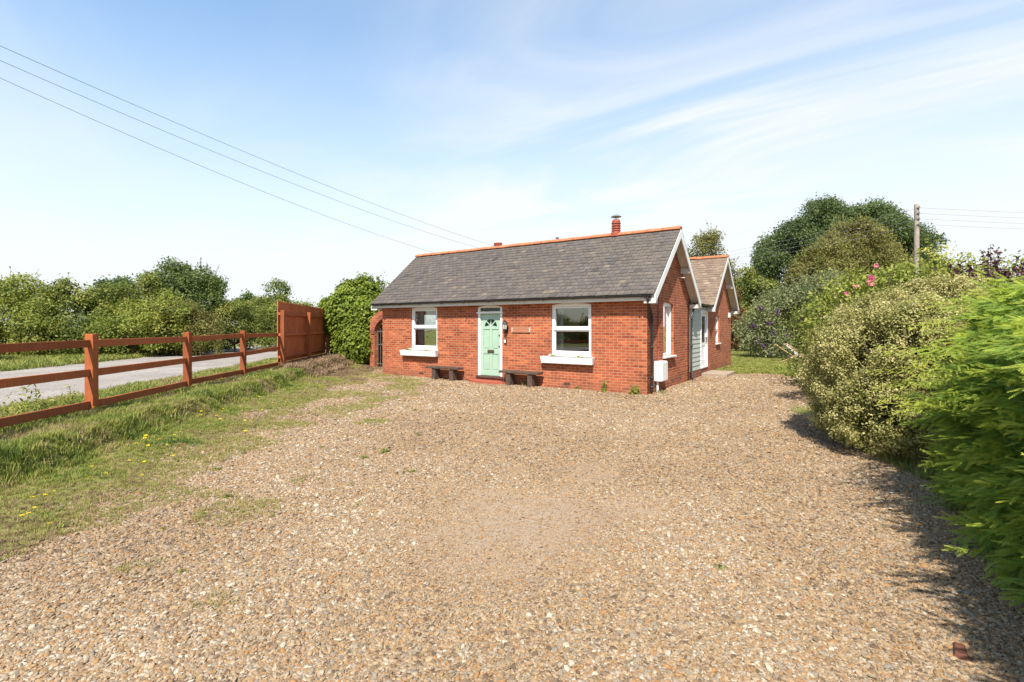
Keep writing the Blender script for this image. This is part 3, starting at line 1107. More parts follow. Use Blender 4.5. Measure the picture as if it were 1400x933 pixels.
# weatherboarded link, white side door, low roof
LK0, LK1 = DEP + 0.008, 6.62
b = MB(sd_)
z_ = 0.26
k = 0
while z_ < 2.26:
    z1 = z_ + 0.17
    b.add([(LK0, 0.0, z_), (5.60, 0.0, z_), (5.60, -0.022, z1 + 0.01), (LK0, -0.022, z1 + 0.01), (LK0, -0.06, z_), (5.60, -0.06, z_), (5.60, -0.06, z1), (LK0, -0.06, z1)],
          [(0, 1, 2, 3), (0, 4, 5, 1), (4, 7, 6, 5), (0, 3, 7, 4), (1, 5, 6, 2)])
    z_ += 0.15
b.box(LK0, LK1, -0.06, 0.004, 2.30, 2.42)
b.build('weatherboard', M['grey_green_board'], house)
MB(sd_).box(LK0, LK1, -0.20, -0.012, -0.2, 0.255).build('wall', M['brick_dark'], house)
b = MB(sd_)
b.box(LK0, 5.60, -0.20, -0.063, 0.26, 2.40)
b.build('link_wall', M['inner_wall'], house)
b = MB(sd_)
b.box(5.605, 5.70, -0.10, 0.012, 0.26, 2.295)
b.box(6.50, 6.615, -0.10, 0.012, 0.26, 2.295)
b.box(5.70, 6.50, -0.10, 0.012, 2.20, 2.295)
b.box(5.70, 6.50, -0.10, 0.02, 0.26, 0.31)
b.build('door_frame', M['upvc'], house, bevel=0.005)
b = MB(sd_)
b.box(5.705, 6.495, -0.085, -0.05, 0.315, 2.195)
b.box(5.705, 5.80, -0.05, -0.03, 0.315, 2.195)
b.box(6.40, 6.495, -0.05, -0.03, 0.315, 2.195)
b.box(5.80, 6.40, -0.05, -0.03, 0.315, 0.55)
b.box(5.80, 6.40, -0.05, -0.03, 1.05, 1.15)
b.box(5.80, 6.40, -0.05, -0.03, 2.09, 2.195)
dr2 = b.build('door', M['upvc'], house, bevel=0.004)
tag(dr2, 'white glazed side door')
MB(sd_).box(5.80, 6.40, -0.05, -0.042, 1.15, 2.09).build('pane', M['dark_glass'], dr2)
MB(sd_).box(6.42, 6.47, -0.03, 0.02, 1.18, 1.36).build('handle', M['steel'], dr2, bevel=0.005)
b = MB()
b.add([(0.16, LK0 + 0.22, 2.50), (0.16, LK1 - 0.25, 2.50), (-4.0, LK1 - 0.25, 2.9), (-4.0, LK0 + 0.22, 2.9), (0.16, LK0 + 0.22, 2.44), (0.16, LK1 - 0.25, 2.44), (-4.0, LK1 - 0.25, 2.84), (-4.0, LK0 + 0.22, 2.84)],
      [(0, 1, 2, 3), (7, 6, 5, 4), (0, 4, 5, 1), (1, 5, 6, 2), (2, 6, 7, 3), (3, 7, 4, 0)])
b.build('roof', M['lead'], house)
gutter(house, sd_, LK0 + 0.25, LK1 - 0.18, 0.205, 2.49, 0.05)

# rear wing with its own gable
AV0, AV1 = 6.63, 10.98
ARV, ARZ = 8.80, 4.50
AZE = 2.50
AW = (7.98, 8.62, 1.08, arch(7.98, 8.62, 2.12, 0.03))
wall('wall', sd_, AV0, AV1, gab(AV0, AV1, ARV, ARZ - 0.1, 2.5), [AW], 0.26, M['brick'], house, breaks=(ARV,))
wall('wall', lambda a, b, c: (a, AV0 - b, c), -6.0, 0.0 - 0.004, lambda a: 2.5, [], 0.2, M['brick'], house)
wall('wall', lambda a, b, c: (a, AV1 + b, c), -6.0, 0.0 - 0.004, lambda a: 2.5, [], 0.2, M['brick'], house)
wall('wall', lambda a, b, c: (-6.0 - b, a, c), AV0, AV1, gab(AV0, AV1, ARV, ARZ - 0.1, 2.5), [], 0.2, M['brick'], house, breaks=(ARV,))
window(sd_, AW, 1.62, depth=0.05, dark=True, sillw=0.07)
slates(house, M['brown_slate'], -6.3, VO, AV0 - 0.24, AZE, ARV, ARZ, 5)
slates(house, M['brown_slate'], -6.3, VO, AV1 + 0.24, AZE, ARV, ARZ, 6)
ridge(house, -6.3, VO, ARV, ARZ + 0.02, 8)
verge(house, VO, AV0 - 0.24, AZE, ARV, ARZ, AV1 + 0.24, AZE, dep=0.17)

# ------------------------------------------------------------------ fixtures on the walls
ca, sa = math.cos(A_YAW), math.sin(A_YAW)


def hw(u, v, z=0.0):
    return (CORNER[0] + u * ca - v * sa, CORNER[1] + u * sa + v * ca, z)


# carriage lantern
lan = thing('wall_lantern', 'black coach lantern fixed to the brick beside the green door', 'wall lamp', hw(-4.32, 0, 1.55), A_YAW)
b = MB(fr_)
b.box(-0.045, 0.045, 0.003, 0.02, 0.0, 0.16)
b.tube([(0, 0.015, 0.04), (0, 0.05, -0.02), (0, 0.09, -0.01), (0, 0.11, 0.05)], 0.012, 8)
b.build('bracket', M['black_iron'], lan)
b = MB()
b.lathe([(0.025, 0.03), (0.05, 0.06), (0.062, 0.085), (0.062, 0.10)], 0, -0.115, 12)
b.lathe([(0.092, 0.262), (0.088, 0.272), (0.06, 0.32), (0.025, 0.345), (0.018, 0.38), (0.006, 0.40)], 0, -0.115, 12)
for k in range(6):
    an = k * math.pi / 3
    b.tube([(0.060 * math.cos(an), -0.115 + 0.060 * math.sin(an), 0.095), (0.083 * math.cos(an), -0.115 + 0.083 * math.sin(an), 0.265)], 0.006, 5)
b.build('lantern_cage', M['black_iron'], lan)
MB().lathe([(0.055, 0.10), (0.076, 0.26)], 0, -0.115, 6).build('lantern_glass', M['lamp_glass'], lan)
# blank plaque
pq = thing('name_plaque', 'blank reddish brown plaque on the brick right of the lantern', 'plaque', hw(-3.81, 0, 1.55), A_YAW)
MB(fr_).box(-0.30, 0.30, 0.012, 0.032, 0.0, 0.17).build('board', M['plaque_wood'], pq, bevel=0.004)
for a in (-0.31, 0.31):
    MB(fr_).box(a - 0.012, a + 0.012, 0.003, 0.036, 0.02, 0.15).build('clip', M['cream_paint'], pq)
# key safe
ks = thing('key_safe', 'small grey key box on the brick just right of the green door', 'key safe', hw(-4.37, 0, 1.22), A_YAW)
MB(fr_).box(-0.042, 0.042, 0.003, 0.045, 0.0, 0.13).build('case', M['black_plastic'], ks, bevel=0.01)
MB(fr_).box(-0.03, 0.03, 0.045, 0.052, 0.02, 0.11).build('cover', M['white_paint'], ks, bevel=0.004)
# meter box on the gable
mb = thing('meter_box', 'white plastic meter box low on the brick gable end beside the downpipe', 'meter box', hw(0, 0.80, 0.26), A_YAW)
b = MB(sd_)
b.prism([(-0.25, 0.03), (0.25, 0.0), (0.25, 0.55), (-0.25, 0.55)], 0.004, 0.20)
b.build('case', M['upvc'], mb, bevel=0.012)
b = MB(sd_)
b.box(-0.23, 0.23, 0.20, 0.222, 0.045, 0.53)
b.build('lid', M['upvc'], mb, bevel=0.012)
MB(sd_).tube([(-0.14, 0.06, 0.02), (-0.14, 0.06, -0.3)], 0.03, 8).build('pipe', M['white_paint'], mb)
al = thing('alarm_box', 'small white box high on the brick gable of the rear wing', 'alarm box', hw(0, 10.47, 2.10), A_YAW)
MB(sd_).box(-0.09, 0.09, 0.004, 0.075, 0, 0.20).build('case', M['upvc'], al, bevel=0.012)
MB(sd_).box(-0.06, 0.06, 0.075, 0.085, 0.03, 0.09).build('lens', M['cream_paint'], al, bevel=0.004)


# window boxes with a few sprigs
def window_box(a0, a1, z, label, seed):
    rs = random.Random(seed)
    t_ = thing('window_box', label, 'window box', hw((a0 + a1) / 2, 0, z), A_YAW, 'white window boxes on the front wall')
    h = (a1 - a0) / 2
    b = MB(fr_)
    zt_, dp = 0.185, 0.21
    # tapering trough: front board leans out
    b.add([(-h + 0.04, 0.02, 0), (h - 0.04, 0.02, 0), (h - 0.02, dp - 0.04, 0), (-h + 0.02, dp - 0.04, 0),
           (-h, 0.02, zt_), (h, 0.02, zt_), (h, dp, zt_), (-h, dp, zt_),
           (-h + 0.03, 0.04, zt_), (h - 0.03, 0.04, zt_), (h - 0.03, dp - 0.025, zt_), (-h + 0.03, dp - 0.025, zt_),
           (-h + 0.04, 0.04, zt_ - 0.03), (h - 0.04, 0.04, zt_ - 0.03), (h - 0.04, dp - 0.03, zt_ - 0.03), (-h + 0.04, dp - 0.03, zt_ - 0.03)],
          [(0, 1, 2, 3), (0, 4, 5, 1), (1, 5, 6, 2), (2, 6, 7, 3), (3, 7, 4, 0), (4, 8, 9, 5), (5, 9, 10, 6), (6, 10, 11, 7), (7, 11, 8, 4),
           (8, 12, 13, 9), (9, 13, 14, 10), (10, 14, 15, 11), (11, 15, 12, 8)])
    b.build('trough', M['white_paint'], t_)
    MB(fr_).box(-h + 0.04, h - 0.04, 0.042, dp - 0.032, zt_ - 0.06, zt_ - 0.022).build('soil', M['soil'], t_)
    for a0_ in (-h * 0.55, h * 0.42):
        V, F, RN = [], [], []
        for k in range(40):
            a = a0_ + rs.gauss(0, 0.06)
            bb = 0.06 + rs.random() * 0.09
            an = rs.random() * 6.28
            ln = 0.03 + rs.random() * 0.05
            dx, dy = math.cos(an) * ln * 0.6, math.sin(an) * ln * 0.5
            z0_ = zt_ - 0.02
            q0 = len(V)
            V += [(a - 0.008, -bb, z0_), (a + 0.008, -bb, z0_), (a + dx + 0.008, -bb - dy, z0_ + ln), (a + dx - 0.008, -bb - dy, z0_ + ln)]
            F.append((q0, q0 + 1, q0 + 2, q0 + 3))
            RN.append(rs.random())
        np_mesh('sprig', V, F, M['leaf_light'], t_, RN)


window_box(-8.72, -7.05, 0.73, 'white timber window box below the narrow left window', 3)
window_box(-3.04, -1.42, 0.70, 'white timber window box below the wider right window', 4)

# benches either side of the door
bn = thing('wooden_bench', 'low dark wooden bench left of the green door, partly below the left window', 'bench', hw(-6.62, -0.24, 0.0), A_YAW, 'dark benches against the front wall')
b = MB()
b.box(-0.68, 0.68, -0.15, 0.15, 0.36, 0.43)
b.build('seat', M['dark_wood'], bn, bevel=0.012)
for a in (-0.45, 0.30):
    MB().box(a, a + 0.16, -0.12, 0.12, -0.03, 0.358).build('leg', M['dark_wood'], bn, bevel=0.01)
bn2 = copy_tree(bn)
bn2.location = hw(-3.68, -0.24, 0.0)
bn2['label'] = 'low dark wooden bench right of the green door, below the plaque'

stp = thing('concrete_step', 'flat concrete step on the shingle below the white side door', 'step', hw(0.45, 6.35, 0.0), A_YAW)
MB().box(-0.43, 0.40, -0.75, 0.75, -0.1, 0.11).build('slab', M['concrete'], stp, bevel=0.015)

# arched garden wall left of the bungalow
gw = thing('arched_wall', 'brick garden wall with an arched gateway at the left end of the bungalow', 'wall', hw(-L, 1.76, 0), A_YAW)


def arch_top(a):
    return 2.26


gop = (-2.48, -1.05, -0.25, lambda a: 1.40 + math.sqrt(max(0.0, 0.715 ** 2 - (a + 1.765) ** 2)) * 0.95)
wall('wall', fr_, -2.76, -0.006, lambda a: 1.95 + 0.42 * math.exp(-((a + 1.765) / 0.85) ** 4), [gop], 0.22, M['brick'], gw, breaks=tuple(-2.75 + 0.15 * k for k in range(1, 18)))
b = MB(fr_)
N = 18
vs, fs = [], []
for k in range(N + 1):
    an = math.pi * k / N
    for r_ in (0.70, 0.90):
        for bb in (0.03, -0.245):
            vs.append((-1.765 + r_ * math.cos(an) * 1.02, bb, 1.40 + r_ * math.sin(an) * 0.95))
for k in range(N):
    q0 = 4 * k
    fs += [(q0, q0 + 4, q0 + 6, q0 + 2), (q0 + 1, q0 + 3, q0 + 7, q0 + 5), (q0, q0 + 1, q0 + 5, q0 + 4), (q0 + 2, q0 + 6, q0 + 7, q0 + 3)]
fs += [(0, 2, 3, 1), (4 * N, 4 * N + 1, 4 * N + 3, 4 * N + 2)]
b.add(vs, fs)
b.build('arch_ring', M['brick_dark'], gw)
b = MB(fr_)
for k in range(9):
    a = -2.40 + 0.16 * k
    b.tube([(a, -0.12, 0.08), (a, -0.12, 1.55 + 0.25 * math.sin(k / 8 * math.pi))], 0.011, 6)
for z_ in (0.15, 0.95, 1.5):
    b.box(-2.45, -1.08, -0.13, -0.11, z_, z_ + 0.035)
b.build('gate', M['steel'], gw)

# ------------------------------------------------------------------ fences
fence = thing('post_and_rail_fence', 'red brown post and rail fence along the grass bank by the lane', 'fence', (fence_x(7.8), 7.8, 0.4))
fdir = math.atan2(1.0, -0.115)
ux, uy = math.cos(fdir), math.sin(fdir)
step = 2.8 * math.hypot(1, 0.115)


def fpos(y):
    return Vector((fence_x(y), y, 0))


org = Vector((fence_x(7.8), 7.8, 0.4))


def ffn(a, b_, c):   # a along the fence, b to the right (drive side), c height above the bank
    return (a * ux + b_ * uy, a * uy - b_ * ux, c)


for k, dz in zip(range(-2, 3), (0.0, 0.01, 0.0, -0.005, 0.0)):
    a = k * step
    MB(ffn).box(a - 0.062, a + 0.062, -0.062, 0.062, -0.35, 1.225 + dz).build('post', M['fence_wood'], fence, bevel=0.006)
rs = random.Random(5)
for k in range(-2, 3):
    a0, a1 = k * step, (k + 1) * step
    if k == 2:
        a1 = a0 + step - 0.10
    for z0 in (1.02, 0.56, 0.085):
        e0, e1 = rs.uniform(-0.018, 0.018), rs.uniform(-0.018, 0.018)
        b = MB(ffn)
        b.add([(a0 + 0.065, -0.02, z0 + e0), (a1 - 0.065, -0.02, z0 + e1), (a1 - 0.065, 0.022, z0 + e1), (a0 + 0.065, 0.022, z0 + e0),
               (a0 + 0.065, -0.02, z0 + 0.115 + e0), (a1 - 0.065, -0.02, z0 + 0.115 + e1), (a1 - 0.065, 0.022, z0 + 0.115 + e1), (a0 + 0.065, 0.022, z0 + 0.115 + e0)],
              [(0, 3, 2, 1), (4, 5, 6, 7), (0, 1, 5, 4), (1, 2, 6, 5), (2, 3, 7, 6), (3, 0, 4, 7)])
        b.build('rail', M['fence_wood'], fence, bevel=0.004)

pf = thing('panel_fence', 'tall red brown close boarded fence panel between the rail fence and the ivy', 'fence', (fence_x(16.2), 16.2, 0.4))
rs = random.Random(9)
PL = 5.9
b = MB(ffn)
a = -0.06
while a < PL:
    z1 = 2.15 + rs.uniform(-0.006, 0.006) - 0.01 * a
    b.add([(a, -0.060, 0.16), (a + 0.108, -0.054, 0.16), (a + 0.108, -0.042, 0.16), (a, -0.036, 0.16), (a, -0.060, z1), (a + 0.108, -0.054, z1), (a + 0.108, -0.042, z1), (a, -0.036, z1)],
          [(0, 3, 2, 1), (4, 5, 6, 7), (0, 1, 5, 4), (1, 2, 6, 5), (2, 3, 7, 6), (3, 0, 4, 7)])
    a += 0.1
b.build('boards', M['panel_wood'], pf)
for z_ in (0.30, 1.02, 1.70):
    b = MB(ffn)
    b.prism([(-0.05, z_), (PL, z_), (PL, z_ + 0.085), (-0.05, z_ + 0.085)], -0.035, 0.035)
    b.build('rail', M['panel_wood'], pf, bevel=0.005)
MB(ffn).box(-0.05, PL, -0.030, 0.0, 0.0, 0.152).build('gravel_board', M['fence_wood'], pf, bevel=0.004)
for a in (0.0, 2.95, 5.75):
    MB(ffn).box(a - 0.06, a + 0.06, 0.038, 0.155, -0.35, 1.86).build('post', M['fence_wood'], pf, bevel=0.006)


# ------------------------------------------------------------------ foliage machinery
def rand_dirs(rs, n):
    v_ = rs.normal(size=(n, 3))
    return v_ / np.linalg.norm(v_, axis=1, keepdims=True)


def leaves_mesh(name, P, N, size, mt, parent, rs, rnd, aspect=0.55, droop=0.0, jitter=0.8, axis=None):
    """one diamond-shaped folded leaf (2 tris) at each point"""
    n = len(P)
    nn = N + rs.normal(size=(n, 3)) * jitter
    nn /= np.linalg.norm(nn, axis=1, keepdims=True) + 1e-9
    if axis is None:
        ax = rs.normal(size=(n, 3))
    else:
        ax = axis + rs.normal(size=(n, 3)) * 0.35
    ax[:, 2] -= droop
    ax -= nn * np.sum(ax * nn, 1, keepdims=True)
    ax /= np.linalg.norm(ax, axis=1, keepdims=True) + 1e-9
    sdv = np.cross(nn, ax)
    s = (size * rs.uniform(0.65, 1.3, n))[:, None]
    a = P - ax * s * 0.5
    tip = P + ax * s * 0.5
    l_ = P + sdv * s * aspect * 0.5 + nn * s * 0.10
    r_ = P - sdv * s * aspect * 0.5 + nn * s * 0.10
    V = np.stack([a, r_, tip, l_], 1).reshape(-1, 3)
    i = np.arange(n) * 4
    F = np.concatenate([np.stack([i, i + 1, i + 2], 1), np.stack([i, i + 2, i + 3], 1)])
    return np_mesh(name, V, F, mt, parent, np.concatenate([rnd, rnd]))


def lump(D, seed, f=2.2):
    """smooth bumpy factor for directions"""
    out = np.empty(len(D))
    for k, d in enumerate(D):
        out[k] = mnoise.noise((d[0] * f + seed * 3.1, d[1] * f + seed * 1.7, d[2] * f - seed))
    return out


def crown_points(lobes, nclus, per, spread, seed, zmin=0.05, shell=0.55, lumpy=0.22, blob=0.36, nblob=20):
    """lobes: (cx,cy,cz,rx,ry,rz), each made of smaller leafy clumps with gaps between.
    returns points, outward normals, tone per leaf"""
    rs = np.random.RandomState(seed)
    lob = np.array(lobes, float)
    wts = (lob[:, 3] * lob[:, 4] + lob[:, 4] * lob[:, 5] + lob[:, 3] * lob[:, 5])
    wts /= wts.sum()
    Cs, Ns, Tn = [], [], []
    for k, L_ in enumerate(lob):
        n = int(nclus * wts[k] * 1.35) + 4
        D = rand_dirs(rs, n)
        if blob <= 0:
            rad = shell + (1 - shell) * np.sqrt(rs.rand(n))
            rad = rad * (1 + lumpy * 1.6 * lump(D, seed + k * 5) + lumpy * 0.8 * lump(D, seed + k * 5 + 50, 5.0))
            p_ = L_[:3] + D * L_[3:] * rad[:, None]
            nn = D / L_[3:]
            tone = rs.normal(0.5, 0.2, n)
        else:
            B = rand_dirs(rs, nblob)
            B[:, 2] = np.where(B[:, 2] < -0.75, -B[:, 2], B[:, 2])
            br = blob * rs.uniform(0.65, 1.25, nblob)
            bc = B * (1.0 - br * 0.55)[:, None] * (rs.uniform(0.64, 1.20, nblob) if blob > 0.25 else rs.uniform(0.90, 1.05, nblob))[:, None]
            bt = rs.normal(0, 0.13, nblob)
            j = rs.choice(nblob, n, p=br ** 2 / np.sum(br ** 2))
            D = D + B[j] * 0.55 + np.array([0, 0, 0.15])
            D /= np.linalg.norm(D, axis=1, keepdims=True)
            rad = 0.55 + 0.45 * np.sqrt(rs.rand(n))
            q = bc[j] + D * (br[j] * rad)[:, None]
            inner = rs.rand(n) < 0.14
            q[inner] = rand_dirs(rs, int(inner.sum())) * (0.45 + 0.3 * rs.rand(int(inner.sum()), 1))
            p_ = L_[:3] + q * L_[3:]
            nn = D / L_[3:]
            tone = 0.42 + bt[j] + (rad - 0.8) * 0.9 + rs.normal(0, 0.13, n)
            tone[inner] = 0.12  # self shading inside the crown painted as dark leaf tone
        nn /= np.linalg.norm(nn, axis=1, keepdims=True)
        keep = p_[:, 2] > zmin
        for j2, L2 in enumerate(lob):
            if j2 != k:
                keep &= np.linalg.norm((p_ - L2[:3]) / L2[3:], axis=1) > 0.60
        Cs.append(p_[keep])
        Ns.append(nn[keep])
        Tn.append(tone[keep])
    Cs, Ns, cr = np.concatenate(Cs), np.concatenate(Ns), np.clip(np.concatenate(Tn), 0, 1)
    P = np.repeat(Cs, per, 0) + rs.normal(size=(len(Cs) * per, 3)) * spread
    N = np.repeat(Ns, per, 0)
    r_ = np.clip(np.repeat(cr, per) + rs.normal(0, 0.14, len(P)), 0, 1)
    ok = P[:, 2] > zmin
    return P[ok], N[ok], r_[ok], rs


def shoots(lobes, n, seed, ln=(0.3, 0.9), per=12, up=1.0):
    """leafy twigs that stick out above the outline"""
    rs = np.random.RandomState(seed + 77)
    lob = np.array(lobes, float)
    P, N, A, St = [], [], [], []
    for _ in range(n):
        L_ = lob[rs.randint(len(lob))]
        d = rand_dirs(rs, 1)[0]
        d[2] = abs(d[2]) * 1.3 + 0.25
        d /= np.linalg.norm(d)
        base = L_[:3] + d * L_[3:] * 0.95
        g = d * 0.6 + np.array([0, 0, up]) + rs.normal(size=3) * 0.25
        g /= np.linalg.norm(g)
        l_ = rs.uniform(*ln)
        St.append((L_[:3], base - g * 0.1, base + g * l_))
        for q in range(per):
            tq = (q + rs.rand()) / per
            s_ = rs.normal(size=3)
            P.append(base + g * l_ * tq + s_ * 0.05 * (1.2 - tq))
            N.append(s_ + np.array([0, 0, 0.5]))
    return np.array(P), np.array(N), St, rs


def limbs(name, base, lobes, r0, parent, mt, seed, trunk_h=None, n=10, twigs=()):
    """tapered trunk dividing into limbs that run out into the lobes"""
    rs = random.Random(seed)
    b = MB()
    bx_, by_, bz_ = base
    top = trunk_h if trunk_h else 0.5
    pts, rads = [], []
    for k in range(5):
        f_ = k / 4
        pts.append((bx_ + rs.uniform(-1, 1) * r0 * 0.5 * f_, by_ + rs.uniform(-1, 1) * r0 * 0.5 * f_, bz_ - 0.15 + (top + 0.15) * f_))
        rads.append(r0 * (1.35 - 0.55 * f_ if k else 1.5))
    b.tube(pts, rads, n)
    tp = Vector(pts[-1])
    for L_ in lobes:
        for j in range(3):
            e = Vector((L_[0] + rs.uniform(-0.6, 0.6) * L_[3], L_[1] + rs.uniform(-0.6, 0.6) * L_[4], L_[2] + rs.uniform(-0.2, 0.75) * L_[5]))
            m1 = tp.lerp(e, 0.45) + Vector((rs.uniform(-1, 1), rs.uniform(-1, 1), rs.uniform(0.1, 0.6))) * (e - tp).length * 0.12
            b.tube([tp - Vector((0, 0, r0 * 0.5)), m1, e], [r0 * 0.55, r0 * 0.33, r0 * 0.08], 6)
    for L_ in lobes:
        c_ = Vector(L_[:3])
        b.tube([tp - Vector((0, 0, r0 * 0.5)), tp.lerp(c_, 0.5) + Vector((0, 0, 0.05)), c_ + Vector((0, 0, 0.03))], [r0 * 0.6, r0 * 0.4, max(0.02, r0 * 0.2)], 6)
    for c_, s0, s1 in twigs:
        b.tube([c_, s0, s1], [0.014, 0.010, 0.003], 4)
    return b.build(name, mt, parent, smooth=True)


def shrub(name, label, cat, loc, lobes, mt, leaf, nclus, per=10, spread=0.12, seed=1, trunk=0.05, th=0.5, nshoot=0, sl=(0.3, 0.8), group=None,
          shell=0.55, lumpy=0.22, aspect=0.55, droop=0.1, bark='bark', jitter=0.8, zmin=0.03, tree=False, shoot_per=12, blob=0.36, nblob=20):
    t_ = thing(name, label, cat, loc, 0, group)
    P, N, r_, rs = crown_points(lobes, nclus, per, spread, seed, zmin, shell, lumpy, blob, nblob)
    if nshoot:
        P2, N2, St, _ = shoots(lobes, nshoot, seed, sl, shoot_per)
        P = np.concatenate([P, P2])
        N = np.concatenate([N, N2])
        r_ = np.concatenate([r_, np.clip(rs.normal(0.62, 0.2, len(P2)), 0, 1)])
    leaves_mesh('crown' if tree else 'foliage', P, N + np.array([0, 0, 0.35]), leaf, mt, t_, rs, r_, aspect, droop, jitter)
    limbs('trunk' if tree else 'stems', (0, 0, 0), lobes, trunk, t_, M[bark], seed, th, 10, St if nshoot else ())
    return t_


# ------------------------------------------------------------------ hedgerow beyond the lane
ZL = 0.40
G = 'shrubs along the far side of the lane'
shrub('hawthorn', 'pale green bushy hawthorn at the left edge of the hedgerow beyond the lane', 'shrub', (-21.6, 21.8, ZL),
      [(0, 0, 1.5, 1.8, 1.7, 1.65), (-1.2, 0.6, 1.7, 1.5, 1.5, 1.45), (1.1, -0.5, 1.1, 1.4, 1.3, 1.2)], M['leaf_light'], 0.112, 2175, 10, 0.12, 11, 0.08, 0.6, 34, (0.4, 1.0), G)
shrub('elder_bush', 'mid green bush second from the left edge in the hedgerow beyond the lane', 'shrub', (-19.2, 22.3, ZL),
      [(0, 0, 1.35, 1.5, 1.5, 1.5), (0.9, 0.4, 1.7, 1.2, 1.2, 1.2), (-0.9, 0.2, 1.8, 1.2, 1.2, 1.3)], M['leaf_mid'], 0.120, 1885, 10, 0.12, 12, 0.07, 0.5, 20, (0.3, 0.8), G)
shrub('hawthorn', 'rounded olive green shrub left of the nearest fence post, beyond the lane', 'shrub', (-18.1, 24.6, ZL),
      [(0, 0, 1.7, 1.6, 1.4, 1.7), (1.0, 0.2, 1.4, 1.3, 1.2, 1.4)], M['leaf_mid'], 0.112, 1740, 10, 0.12, 13, 0.07, 0.5, 24, (0.3, 0.9), G)
shrub('elder_bush', 'low light green bush behind the nearest fence post, beyond the lane', 'shrub', (-16.6, 21.9, ZL),
      [(0, 0, 1.1, 1.4, 1.2, 1.15), (1.2, 0.5, 1.2, 1.3, 1.2, 1.25), (-1.0, 0.3, 0.9, 1.1, 1.0, 1.0)], M['leaf_light'], 0.105, 1885, 10, 0.11, 14, 0.06, 0.4, 10, (0.2, 0.5), G)
shrub('field_maple', 'tall dark green tree, the highest in the hedgerow beyond the lane', 'tree', (-16.7, 25.6, ZL),
      [(0, 0, 2.5, 1.9, 1.7, 1.8), (-0.8, 0.1, 3.0, 1.2, 1.2, 1.35), (0.7, -0.1, 2.8, 1.3, 1.2, 1.3), (1.3, 0, 1.5, 1.2, 1.2, 1.4)], M['leaf_dark'], 0.120, 3480, 10, 0.12, 15, 0.12, 1.1, 46, (0.35, 0.9), G, tree=True)
shrub('hawthorn', 'low yellowish green shrub below the tall dark hedgerow tree', 'shrub', (-15.1, 22.6, ZL),
      [(0, 0, 1.15, 1.3, 1.1, 1.25), (-1.1, 0.2, 1.0, 1.1, 1.0, 1.1), (1.0, 0.4, 0.9, 1.1, 1.0, 1.0)], M['leaf_olive'], 0.090, 1740, 10, 0.11, 16, 0.06, 0.4, 14, (0.2, 0.5), G)
shrub('bramble_bush', 'low dark bramble between the tall hedgerow tree and the fence panel', 'shrub', (-14.4, 26.0, ZL),
      [(0, 0, 1.2, 1.5, 1.3, 1.25), (1.3, 0.8, 1.1, 1.4, 1.3, 1.2), (-1.2, 0, 1.0, 1.2, 1.1, 1.1)], M['leaf_mid'], 0.105, 1885, 10, 0.11, 17, 0.06, 0.4, 30, (0.4, 1.1), G)
shrub('hawthorn', 'rounded mid green shrub just left of the tall fence panel, beyond the lane', 'shrub', (-14.8, 30.5, ZL),
      [(0, 0, 1.9, 1.9, 1.6, 1.75), (1.5, 0, 1.3, 1.4, 1.3, 1.5)], M['leaf_mid'], 0.128, 1740, 10, 0.12, 18, 0.08, 0.6, 8, (0.3, 0.7), G)
shrub('hawthorn', 'shrub whose top shows above the tall fence panel', 'shrub', (-12.9, 31.5, ZL),
      [(0, 0, 1.3, 1.6, 1.6, 1.3), (1.5, 0.5, 1.1, 1.4, 1.4, 1.2)], M['leaf_mid'], 0.128, 1305, 10, 0.12, 19, 0.08, 0.6, 14, (0.4, 1.1), G)
shrub('round_tree', 'distant round topped tree showing over the hedgerow left of the dark tree', 'tree', (-69.5, 88, 0.3),
      [(0, 0, 6.6, 3.1, 3.0, 2.6), (-1.5, 0, 5.6, 2.4, 2.4, 1.9), (1.8, 0, 5.5, 2.2, 2.2, 1.8)], M['leaf_oak'], 0.5, 900, 8, 0.4, 20, 0.32, 3.0, 0, tree=True)
shrub('round_tree', 'small distant tree on the skyline left of the tall fence panel', 'tree', (-41.5, 80, 0.3),
      [(0, 0, 4.3, 2.0, 2.0, 1.9), (-1.8, 0, 3.4, 1.8, 1.8, 1.7)], M['leaf_oak'], 0.45, 600, 8, 0.35, 22, 0.25, 2.0, 0, tree=True)
# the hedgerow goes on to the left of the frame; the windows reflect it
hr = [(-17.5 + 1.0 * math.sin(k * 2.1), 19.0 - 2.1 * k, 0.85 + 0.2 * math.sin(k * 1.3), 1.5, 1.5, 0.95 + 0.3 * math.sin(k * 1.7)) for k in range(1, 14)]
P, N, r_, rs_ = crown_points(hr, 5200, 9, 0.22, 23, 0.0)
hg = leaves_mesh('roadside_hedge', P, N, 0.19, M['leaf_mid'], None, rs_, r_)
hg.location = (-3.6, 0, ZL)
tag(hg, 'hedgerow running on beside the lane out of frame, seen in the window reflections', 'hedge')

# ------------------------------------------------------------------ ivy by the arch
ivl = [(0.05, 0, 1.95, 1.38, 1.2, 1.95), (0.15, -0.25, 1.1, 1.2, 1.15, 1.2), (-0.90, 0.4, 2.0, 1.15, 1.0, 1.2), (0.6, 0, 2.2, 0.9, 0.9, 1.1)]
shrub('ivy_clad_stump', 'large mound of bright green ivy between fence panel and arched wall', 'ivy', (-6.85, 22.4, 0.0), ivl, M['leaf_ivy'], 0.115, 4600, 9, 0.07, 31, 0.14, 1.2,
      12, (0.1, 0.25), lumpy=0.10, shell=0.8, aspect=0.85, droop=1.4, jitter=0.45, blob=0.0)
shrub('dark_shrub', 'darker shrub top behind the ivy beside the bungalow eaves', 'shrub', (-7.0, 25.5, 0.0), [(0, 0, 2.1, 1.5, 1.4, 1.75), (1.2, 0.2, 1.6, 1.1, 1.1, 1.5)], M['leaf_mid'], 0.15, 900, 9, 0.15, 32, 0.08, 0.6, 10, (0.2, 0.5))

